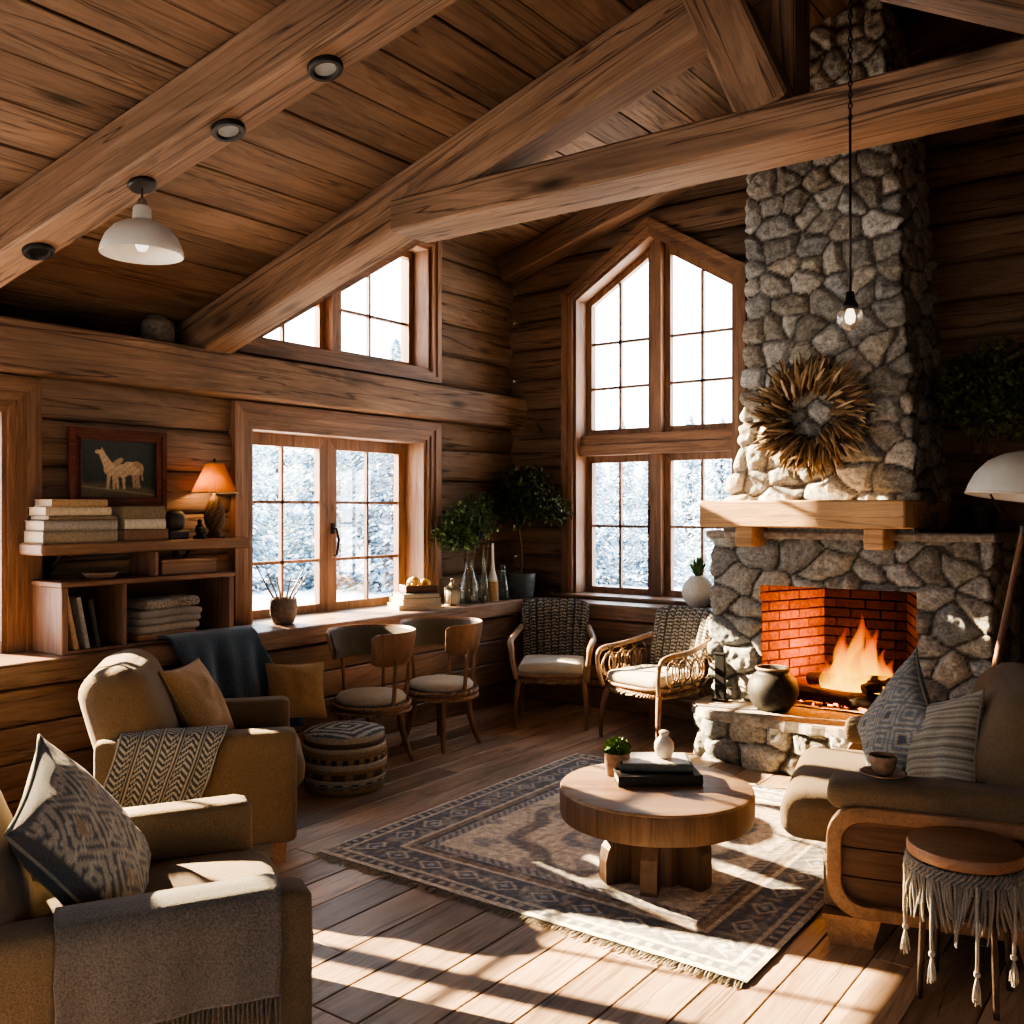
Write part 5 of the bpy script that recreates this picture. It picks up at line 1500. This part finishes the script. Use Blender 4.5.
pillow('throw_pillow', 'cream ribbed pillow leaning beside the diamond-patterned one on loveseat', .44, .18, loc2w(cR, fR, -.21, .00, .675), (fR.x * .75 - .05, fR.y * .75 - .55, .35), (-fR.x * .30, -fR.y * .3, .9), c_rib, M['vfab'], roll=R_(28), n=90)
# cup and saucer on the near arm
ca_ = loc2w(cR, fR, -W / 2 + .10, .22, .632)
sv = thing('saucer', 'small brown saucer under the cup on loveseat arm', 'saucer', ca_)
mb = MB(); mb.lathe([(.04, 0), (.05, .002), (.082, .013), (.086, .017), (.078, .0165), (.045, .006), (.0, .005)], 32); mb.build('dish', M['clay'], sv, 1)
cu = thing('teacup', 'small brown clay cup standing on saucer of the loveseat arm', 'cup', (ca_.x, ca_.y, ca_.z + .006))
mb = MB(); mb.lathe([(.022, 0), (.028, .003), (.040, .022), (.050, .055), (.0525, .075), (.049, .075), (.045, .05), (.03, .014), (.0, .01)], 32); mb.build('cup', M['clay'], cu, 1)
mb = MB(); mb.lathe([(.0, .058), (.0455, .058)], 24); mb.build('tea', plain('tea', (.05, .02, .008), .2), cu)

# ------------------------------------------------------------------ stool with macrame fringe
M['dkmetal'] = plain('brown_metal', (.07, .045, .03), .45, .2)
sx0, sy0 = -.70, 3.555
st = thing('side_stool', 'small round wooden stool with knotted cord fringe beside the loveseat', 'stool', (sx0, sy0, 0), R_(20))
mb = MB(); mb.lathe([(.0, .468), (.170, .468), (.182, .474), (.185, .484), (.185, .503), (.181, .511), (.17, .515), (.0, .515)], 56); mb.build('seat', M['orange'], st, 40)
for a in (0, 90, 180, 270):
    ca, sa = math.cos(R_(a + 25)), math.sin(R_(a + 25)); mb = MB(); mb.tube([(ca * .145, sa * .145, .47), (ca * .158, sa * .158, .2), (ca * .168, sa * .168, 0)], [.011, .0105, .010], 10); mb.build('leg', M['dkmetal'], st, 40)
mb = MB(); mb.tube([(.152 * math.cos(a), .152 * math.sin(a), .24) for a in np.linspace(0, 2 * PI, 5)[:-1] + R_(25)], .006, 6, True)
for zz, rr_ in ((.455, .180), (.437, .183)):
    for ph in (0, PI):
        mb.tube([((rr_ + .006 * math.cos(i * 1.4 + ph)) * math.cos(2 * PI * i / 140), (rr_ + .006 * math.cos(i * 1.4 + ph)) * math.sin(2 * PI * i / 140), zz + .009 * math.sin(i * 1.4 + ph)) for i in range(140)], .006, 5, True)
mb.v = mb.v[6 * 4:]; mb.c = mb.c[6 * 4:]; mb.f = [tuple(i - 24 for i in f) for f in mb.f if min(f) >= 24]
bnd = mb.build('macrame_band', M['cord'], st, 1)
mb = MB(); rf = random.Random(3)
for i in range(110):
    a = 2 * PI * i / 110 + rf.uniform(-.02, .02); L = rf.uniform(.11, .19) * (1.15 if math.sin(a * 3) > .5 else .9); da = .22 * math.sin(a * 5) * rf.uniform(.4, 1)
    pts = []
    for t in np.linspace(0, 1, 7):
        r = .186 + .006 * math.sin(t * 5 + i); an = a + da * t ** 1.6; pts.append((r * math.cos(an), r * math.sin(an), .435 - L * t))
    mb.tube(pts, [.0052, .005, .005, .0048, .0045, .004, .003], 5)
mb.build('cord_fringe', M['cord'], bnd, 1, flip=False)['kind'] = 'stuff'
for a0, L in ((205, .30), (250, .33), (292, .36), (330, .31)):
    mb = MB(); a = R_(a0 - 20 + 0); x_, y_ = .19 * math.cos(a), .19 * math.sin(a)
    mb.tube([(x_, y_, .435), (x_ * 1.02, y_ * 1.02, .43 - L * .5), (x_ * 1.0, y_ * 1.0, .43 - L + .09)], .006, 6)
    mb.rbox((x_, y_, .43 - L + .085), (.022, .022, .02), .009, 4)
    for k in range(12):
        b_ = 2 * PI * k / 12; rr_ = rf.uniform(.004, .016); mb.tube([(x_, y_, .43 - L + .08), (x_ + rr_ * .7 * math.cos(b_), y_ + rr_ * .7 * math.sin(b_), .43 - L + .035), (x_ + rr_ * math.cos(b_), y_ + rr_ * math.sin(b_), .43 - L - rf.uniform(-.01, .015))], [.003, .003, .002], 4)
    mb.build('tassel', M['cream'], bnd, 1, flip=False)
# ------------------------------------------------------------------ things on the ledge
LZ = .87
def twig(mb, p, d, L, r, rnd, bend=.15, n=7, col=(.2, .13, .07)):
    p = Vector(p); d = Vector(d).normalized(); pts = [p.copy()]; q = Vector((rnd.uniform(-1, 1), rnd.uniform(-1, 1), 0)) * bend / n
    for i in range(n):
        d = (d + q).normalized(); p = p + d * (L / n); pts.append(p.copy())
    mb.tube(pts, [lerp(r, r * .4, i / n) for i in range(n + 1)], 6, col=col); return pts
p = thing('twig_pot', 'grey-brown clay pot holding dry twigs on the ledge by the window', 'pot', (-5.13, 4.36, LZ))
mb = MB(); mb.lathe([(.05, 0), (.068, .006), (.088, .06), (.094, .12), (.090, .165), (.084, .178), (.078, .176), (.08, .15), (.0, .14)], 36); mb.build('pot', plain('grey_clay', (.22, .18, .15), .75, scale=40, amp=.25, bstr=.15), p, 1)
rt = random.Random(2)
for d, L in (((-.30, -.55, 1), .34), ((-.1, -.1, 1), .22), ((.1, .45, 1), .28), ((.2, .62, 1), .24), ((.0, .25, 1), .2), ((-.2, -.3, 1), .26)):
    mb = MB(); twig(mb, (d[0] * .06, d[1] * .06, .13), d, L, .0085, rt, .12); mb.build('twig', M['rattan'], p, 1)
z = LZ
def at_(px, py, zz):
    d = (CAMZ - zz) * 964 / (py - 512); t = (px - 512) / 964
    return ((-math.sin(TH) + math.cos(TH) * t) * d, (math.cos(TH) + math.sin(TH) * t) * d)
bx0, by0 = -5.08, 5.63
g = 'books stacked on the window ledge'
for (T, L, D, cv, lab, off, rz) in ((.042, .36, .27, 'cream', 'widest cream book at the bottom of the ledge stack', 0, -.50), (.044, .33, .25, 'pale', 'pale book in the middle of the ledge stack', .01, -.42), (.036, .31, .24, 'teal', 'dark-edged book on top of the ledge stack', .015, -.46)):
    book((bx0, by0 + off, z), L, D, T, CV[cv], lab, g, rz + PI); z += T + .001
tr = thing('wooden_tray', 'shallow dark wooden tray on top of the ledge books', 'tray', (bx0 - .01, by0 + .05, z), -.5)
mb = MB(); mb.bx(-.09, .09, -.13, .13, 0, .012, .003)
for a in ((-.09, -.08, -.13, .13), (.08, .09, -.13, .13)): mb.bx(*a, .0, .058, .003)
for a in ((-.13, -.12), (.12, .13)): mb.bx(-.09, .09, *a, .0, .058, .003)
mb.build('tray', M['panelwood'], tr)
for (dx, dy, r, lab) in ((0.0, -.05, .052, 'larger pierced golden ball in the tray on ledge books'), (.01, .07, .043, 'smaller pierced golden ball in the tray on ledge books')):
    mb = MB(); rb_ = random.Random(int(r * 1000))
    for k in range(12):
        ax = Vector((rb_.gauss(0, 1), rb_.gauss(0, 1), rb_.gauss(0, 1))).normalized(); b_ = ax.orthogonal().normalized(); c_ = ax.cross(b_)
        mb.tube([(b_ * math.cos(a) + c_ * math.sin(a)) * r for a in np.linspace(0, 2 * PI, 25)[:-1]], .0055, 5, True)
    o = mb.build('gold_ball', M['gold'], None, 1); o.location = (bx0 - .01 + dx, by0 + .05 + dy, z + .012 + r + .004); tag(o, lab, 'ornament')
l_ = thing('lantern', 'small metal lantern with ribbed glass beside the ledge books', 'lantern', (-4.99, 5.98, LZ))
mb = MB(); mb.lathe([(.065, 0), (.068, .008), (.062, .016), (.0, .016)], 24); M['brass'] = plain('aged_brass', (.20, .155, .11), .45, .7, scale=60, amp=.3); mb.build('base', M['brass'], l_, 40)
mb = MB(); mb.lathe([(.055 + .003 * 0, .016), (.057, .08), (.055, .135)], 24); mb.build('glass', glassy('frosted_glass', (1, .97, .9), .2, .2, .45, (.7, .66, .58)), l_, 1)
for k in range(6):
    a = 2 * PI * k / 6; mb = MB(); mb.tube([(.06 * math.cos(a), .06 * math.sin(a), .012), (.06 * math.cos(a), .06 * math.sin(a), .14)], .004, 6); mb.build('bar', M['brass'], l_, 1)
mb = MB(); mb.lathe([(.068, .135), (.07, .142), (.05, .158), (.022, .172), (.018, .185), (.0, .19)], 24); cpp = mb.build('cap', M['brass'], l_, 40)
mb = MB(); mb.tube([(.018 * math.cos(a), 0, .198 + .02 * math.sin(a)) for a in np.linspace(0, 2 * PI, 17)[:-1]], .003, 5, True); mb.build('ring_handle', M['brass'], cpp, 1)
M['vglass'] = glassy('vase_glass', (.80, .86, .80), .25, .02, .10, (.3, .33, .28))
def spray(root, c, stems, R, n, leafs, rnd, cols, squash=.8, sr=.006, z0=.02):
    for (tx, ty, tz) in stems:
        mb = MB(); p0 = Vector((rnd.uniform(-.012, .012), rnd.uniform(-.012, .012), z0)); p1 = Vector((tx, ty, tz)); pts = []
        for t in np.linspace(0, 1, 9):
            b_ = p0.lerp(p1, t); b_ += Vector((.02 * math.sin(t * 3 + tx * 30), .02 * math.sin(t * 4 + ty * 30), 0)) * t; pts.append(b_)
        mb.tube(pts, [lerp(sr, sr * .45, t) for t in np.linspace(0, 1, 9)], 6); mb.build('stem', M['bark'], root, 1)
    mb = MB()
    for (cx, cy, cz, r) in c: ball_leaves(mb, (cx, cy, cz), r, int(n * (r / R) ** 2), leafs, cols, rnd, squash, .1)
    mb.build('foliage', M['leaf'], root, flip=False)['kind'] = 'stuff'
GR = [(.055, .10, .03), (.09, .15, .045), (.035, .065, .022)]
rg = random.Random(21)
v = thing('glass_vase', 'tall clear glass vase of leafy green branches on the ledge', 'vase', (-5.03, 6.24, LZ))
mb = MB(); mb.lathe([(.0, .004), (.08, .004), (.088, .02), (.085, .13), (.06, .23), (.034, .31), (.038, .36)], 28); mb.build('glass', M['vglass'], v, 1)
spray(v, [(0, 0, .68, .22), (-.10, -.06, .60, .19), (.12, .0, .64, .18), (.08, -.10, .52, .14), (-.06, -.16, .56, .17), (0, .12, .80, .16)], [(0, 0, .66), (-.1, .05, .62), (.1, .02, .62), (.06, -.09, .56)], .22, 520, .032, rg, GR, .8)
v = thing('glass_bottle', 'slim glass bottle with long neck and dry twigs beside leafy vase', 'bottle', (-4.975, 6.37, LZ))
mb = MB(); mb.lathe([(.0, .004), (.04, .004), (.045, .02), (.044, .12), (.035, .2), (.016, .28), (.013, .36), (.015, .365)], 24); mb.build('glass', M['vglass'], v, 1)
for k in range(4):
    mb = MB(); twig(mb, (0, 0, .02), (.08 * (k - 1.5), .05 * math.sin(k * 2), 1), .42 + .05 * k, .004, rg, .2); mb.build('twig', M['rattan'], v, 1)
v = thing('kraft_bottle', 'tan paper-wrapped bottle with white neck on the ledge', 'bottle', (-4.955, 6.47, LZ))
mb = MB(); mb.lathe([(.0, 0), (.047, 0), (.05, .006), (.049, .15), (.046, .168), (.0, .168)], 26); mb.build('wrap', plain('kraft_paper', (.40, .26, .13), .8, scale=60, amp=.25, bstr=.3), v, 40)
mb = MB(); mb.lathe([(.045, .165), (.04, .19), (.022, .25), (.013, .33), (.010, .47), (.0105, .49), (.0, .49)], 22); mb.build('neck', M['whiteclay'], v, 1)
v = thing('glass_carafe', 'clear blue-grey glass carafe standing beside the grey potted topiary', 'carafe', (-4.945, 6.60, LZ))
mb = MB(); mb.lathe([(.0, .004), (.05, .004), (.056, .016), (.05, .10), (.034, .19), (.022, .26), (.024, .30)], 26); mb.build('glass', glassy('blue_glass', (.66, .76, .78), .25, .02, .12, (.3, .36, .38)), v, 1)
v = thing('topiary', 'dark leafy tree in grey pot in the corner of the ledge', 'plant', (-4.98, 6.90, LZ))
mb = MB(); mb.lathe([(.0, 0), (.11, 0), (.118, .008), (.138, .20), (.14, .215), (.128, .215), (.124, .19), (.0, .185)], 36); mb.build('pot', M['greypot'], v, 40)
mb = MB(); pts = [(.015 * math.sin(t * 5), .01 * math.sin(t * 4), .18 + .5 * t) for t in np.linspace(0, 1, 9)]; mb.tube(pts, [.012, .011, .011, .010, .010, .009, .009, .008, .008], 7); mb.build('trunk', M['bark'], v, 1)
spray(v, [(0, -.02, .88, .24), (.20, .02, .84, .22), (-.10, -.06, .80, .18), (.08, -.14, .74, .18), (.12, .0, 1.02, .18), (-.06, -.02, 1.02, .18), (.34, .06, .76, .16)], [(.14, .05, .82), (-.12, 0, .78), (.02, -.05, .9)], .24, 560, .036, rg, [(.045, .07, .028), (.075, .105, .04), (.03, .05, .02)], .85, .006, .62)
v = thing('succulent_vase', 'spiky green succulent in round white vase on the window sill', 'plant', (-3.33, 7.02, .87))
mb = MB(); prof = [(.055, 0), (.07, .004)] + [(.128 * math.sin(.55 + (PI - 1.0) * t) ** .9, .012 + .235 * (t * 1.0)) for t in np.linspace(0, 1, 16)] + [(.05, .252), (.045, .24), (.0, .235)]
mb.lathe(prof, 40); mb.build('vase', M['whiteclay'], v, 1)
mb = MB()
for i in range(34):
    a = i * 2.4; tl_ = .12 + .75 * (i / 34); L = .155 * (1 - .25 * i / 34); dd = Vector((math.cos(a) * tl_, math.sin(a) * tl_, 1.05 - .45 * tl_)).normalized(); sd = Vector((-math.sin(a), math.cos(a), 0)); P = []
    for q in range(6):
        f = q / 5; w_ = .015 * (1 - f) ** .7 * (.6 + f * .9) + .0006; cpt_ = Vector((0, 0, .235)) + dd * (L * f) + Vector((0, 0, .03 * f * f)); P.append([cpt_ - sd * w_, cpt_ + dd.cross(sd) * w_ * .6, cpt_ + sd * w_])
    k = .7 + .5 * ((i * 7) % 5) / 5; mb.grid(P, col=[[(.13 * k, .25 * k, .10 * k)] * 3] * 6)
mb.build('leaves', M['leaf'], v, 1, flip=False)

# ------------------------------------------------------------------ dark tree on the chimney shoulder
v = thing('potted_tree', 'dark bushy tree in woven pot on the stone shoulder behind floor lamp', 'plant', (-1.265, 6.90, 1.50))
mb = MB(); mb.lathe([(.0, 0), (.075, 0), (.085, .006), (.105, .15), (.107, .17), (.097, .17), (.093, .15), (.0, .145)], 30); mb.build('pot', M['darkclay'], v, 40)
rg = random.Random(33)
spray(v, [(.0, -.02, .92, .27), (.22, -.10, .86, .22), (-.10, -.10, .84, .16), (.10, .02, 1.10, .2), (-.07, .02, 1.06, .16), (.28, .02, 1.0, .20), (.05, -.16, .72, .16), (.26, -.14, .68, .14)],
      [(-.08, -.03, .82), (.05, -.02, .85), (.16, -.07, .8), (.0, .02, .9)], .27, 820, .036, rg, [(.11, .14, .05), (.17, .20, .075), (.07, .09, .035)], .85, .014, .14)

# ------------------------------------------------------------------ lamps
# recessed lights let into the underside of the first rafter
def under(px):
    """point on the underside of the skewed rafter seen at picture column px"""
    t = (px - 512) / 964; dx, dy = -math.sin(TH) + math.cos(TH) * t, math.cos(TH) + math.sin(TH) * t
    xa, xb = XW - .35, RX; k = .67 / (xb - xa); yc = 2.145
    d = (yc - k * xa) / (dy - k * dx); x = dx * d
    return x, dy * d, zn(x) - .26 * math.sqrt(1 + .09) - .0
def recessed(px, label, lens):
    x, y, z = under(px); r = thing('recessed_light', label, 'ceiling light', (x, y, z), 0, 'recessed lights in the first rafter')
    r.rotation_euler = (0, -math.atan(.30), 0)
    mb = MB(); mb.lathe([(.060, .004), (.070, .002), (.070, -.014), (.064, -.022), (.050, -.022), (.043, -.008), (.0, -.006)], 32); mb.build('ring', M['black'], r, 40)
    mb = MB(); mb.lathe([(.0, -.012), (.042, -.012)], 28); mb.build('lens', lens, r)
    return r
lensA = plain('pale_lens', (.62, .70, .74), .15); lensB = plain('dark_lens', (.03, .03, .032), .3)
recessed(38, 'dark unlit recessed light lowest on the sloping rafter', lensB)
recessed(228, 'round recessed light just above the white pendant on the rafter', lensA)
recessed(325, 'round recessed light highest up the sloping rafter', lensA)
x, y, z = under(142)
pl = thing('pendant_lamp', 'white enamel dome pendant hanging from the sloping rafter', 'lamp', (x, y, z))
mb = MB(); Rm = Matrix.Rotation(-math.atan(.30), 4, 'Y'); mb.lathe([(.058, .012), (.060, -.012), (.054, -.02), (.0, -.022)], 30, M=Rm); mb.build('ceiling_rose', M['black'], pl, 40)
zb_ = CAMZ + (512 - 258) * (.592 * -x + .806 * y) / 964 - z
mb = MB(); mb.tube([(0, 0, -.01), (0, 0, zb_ + .25)], .0045, 8); mb.build('cord', M['black'], pl)
mb = MB(); prof = [(.174, 0), (.175, .006), (.170, .03), (.152, .075), (.118, .115), (.078, .138), (.046, .148), (.040, .155), (.038, .20), (.030, .212)]
mb.lathe([(r, zb_ + q) for r, q in prof[:-1]] + [(.030, zb_ + .212), (.0, zb_ + .214)], 48); sh_ = mb.build('lamp_shade', M['enamel'], pl, 50)
sh_.data.polygons.foreach_set('use_smooth', [True] * len(sh_.data.polygons))
bm = bmesh.new(); bm.from_mesh(sh_.data); big = [f for f in bm.faces if len(f.verts) > 10 and f.calc_center_median().z < zb_ + .01]; bmesh.ops.delete(bm, geom=big, context='FACES'); bm.to_mesh(sh_.data); bm.free()
mb = MB(); mb.grid([[((r - .004) * math.cos(2 * PI * i / 48), (r - .004) * math.sin(2 * PI * i / 48), zb_ + q) for i in range(48)] for r, q in prof[:7]], wrap=True); mb.build('inner_lining', M['enamel_in'], sh_, 1)
mb = MB(); mb.lathe([(.0, zb_ + .012), (.018, zb_ + .018), (.028, zb_ + .04), (.024, zb_ + .065), (.014, zb_ + .09), (.014, zb_ + .14)], 20); mb.build('bulb', emis('pendant_bulb', (1, .9, .75), .6), pl, 1)
mb = MB(); mb.lathe([(.022, zb_ + .21), (.02, zb_ + .235), (.008, zb_ + .25), (.0, zb_ + .25)], 16); mb.build('cap', M['clay'], pl, 40)
# chain pendant before the chimney
X, Y = -1.01, 3.31
gp = thing('glass_pendant', 'small round glass pendant on a long thin chain before chimney', 'lamp', (X, Y, zn(X) - .01))
zb_ = 2.31 - (zn(X) - .01)
mb = MB(); k = 0; zc = 0.0
while zc > zb_ + .66:
    ax = (1, 0) if k % 2 else (0, 1)
    mb.tube([(ax[0] * .006 * math.cos(a), ax[1] * .006 * math.cos(a), zc - .012 + .012 * math.sin(a)) for a in np.linspace(0, 2 * PI, 9)[:-1]], .0022, 4, True); zc -= .019; k += 1
mb.build('chain', M['iron'], gp, 1)['kind'] = 'stuff'
mb = MB(); mb.tube([(0, 0, zc + .01), (0, 0, zb_ + .045)], .0042, 6); mb.build('cord', M['iron'], gp, 1)
mb = MB(); mb.lathe([(.012, zb_ + .075), (.016, zb_ + .05), (.026, zb_ + .030), (.028, zb_ + .016), (.0, zb_ + .016)], 20); mb.build('cap', M['iron'], gp, 1)
mb = MB(); mb.lathe([(.042 * math.sin(a) + 1e-7, zb_ - .012 - .042 * math.cos(a)) for a in np.linspace(0, PI * .86, 16)], 28); mb.build('globe', glassy('globe_glass', (.95, .93, .88), .8, .02, .10, (.8, .75, .65)), gp, 1)
mb = MB(); mb.lathe([(.0, zb_ - .035), (.014, zb_ - .028), (.018, zb_ - .008), (.010, zb_ + .02)], 14); mb.build('bulb', emis('globe_bulb', (1, .85, .65), 2.0), gp, 1)
# floor lamp
X, Y = -.845, 5.86
fl_ = thing('floor_lamp', 'floor lamp with white dome shade and wooden tripod behind the loveseat', 'lamp', (X, Y, 0))
RTv = Vector((.806, .592, 0)); FWv = Vector((-.592, .806, 0))
for dv in (-RTv * .36 - FWv * .05, RTv * .22 + FWv * .30, RTv * .16 - FWv * .30):
    mb = MB(); top = Vector((0, 0, 1.52)) + dv * .06; mb.tube([top, top.lerp(dv, .5), dv], [.017, .019, .015], 10); mb.build('leg', M['chairwood'], fl_, 40)
mb = MB(); mb.lathe([(.0, 1.49), (.035, 1.49), (.038, 1.50), (.036, 1.56), (.012, 1.58), (.010, 1.72), (.0, 1.72)], 20); mb.build('hub', M['iron'], fl_, 40)
sc0 = Vector((.02, .01, 1.70)); Rm = Matrix.Rotation(R_(7), 4, Vector(FWv)) 
prof = [(.325, .005), (.326, .012), (.318, .05), (.29, .12), (.235, .19), (.16, .235), (.08, .258), (.035, .265), (.03, .29), (.0, .295)]
mb = MB(); mb.grid([[(Rm @ Vector((max(r, 1e-4) * math.cos(2 * PI * i / 56), max(r, 1e-4) * math.sin(2 * PI * i / 56), q))) + sc0 for i in range(56)] for r, q in prof], wrap=True); shd = mb.build('lamp_shade', M['enamel'], fl_, 50)
mb = MB(); mb.grid([[(Rm @ Vector((max(r - .005, 1e-4) * math.cos(2 * PI * i / 56), max(r - .005, 1e-4) * math.sin(2 * PI * i / 56), q - .003))) + sc0 for i in range(56)] for r, q in prof[:7]], wrap=True); mb.build('inner_lining', M['enamel_in'], shd, 1)
mb = MB(); mb.tube([Rm @ Vector((.326 * math.cos(a), .326 * math.sin(a), .006)) + sc0 for a in np.linspace(0, 2 * PI, 57)[:-1]], .006, 6, True); mb.build('rim', M['enamel'], shd, 1)
for s in (-1, 1):
    mb = MB(); a = RTv * (.22 * s); mb.tube([sc0 + Vector((a.x, a.y, .03)), sc0 + Vector((a.x * .8, a.y * .8, -.05)), Vector((a.x * .25, a.y * .25, 1.56))], .005, 6); mb.build('stay', M['iron'], fl_, 1)
mb = MB(); mb.lathe([(.0, 1.73), (.03, 1.74), (.04, 1.78), (.03, 1.83), (.014, 1.86), (.014, 1.90)], 18); mb.build('bulb', emis('floor_bulb', (1, .9, .75), .5), fl_, 1)
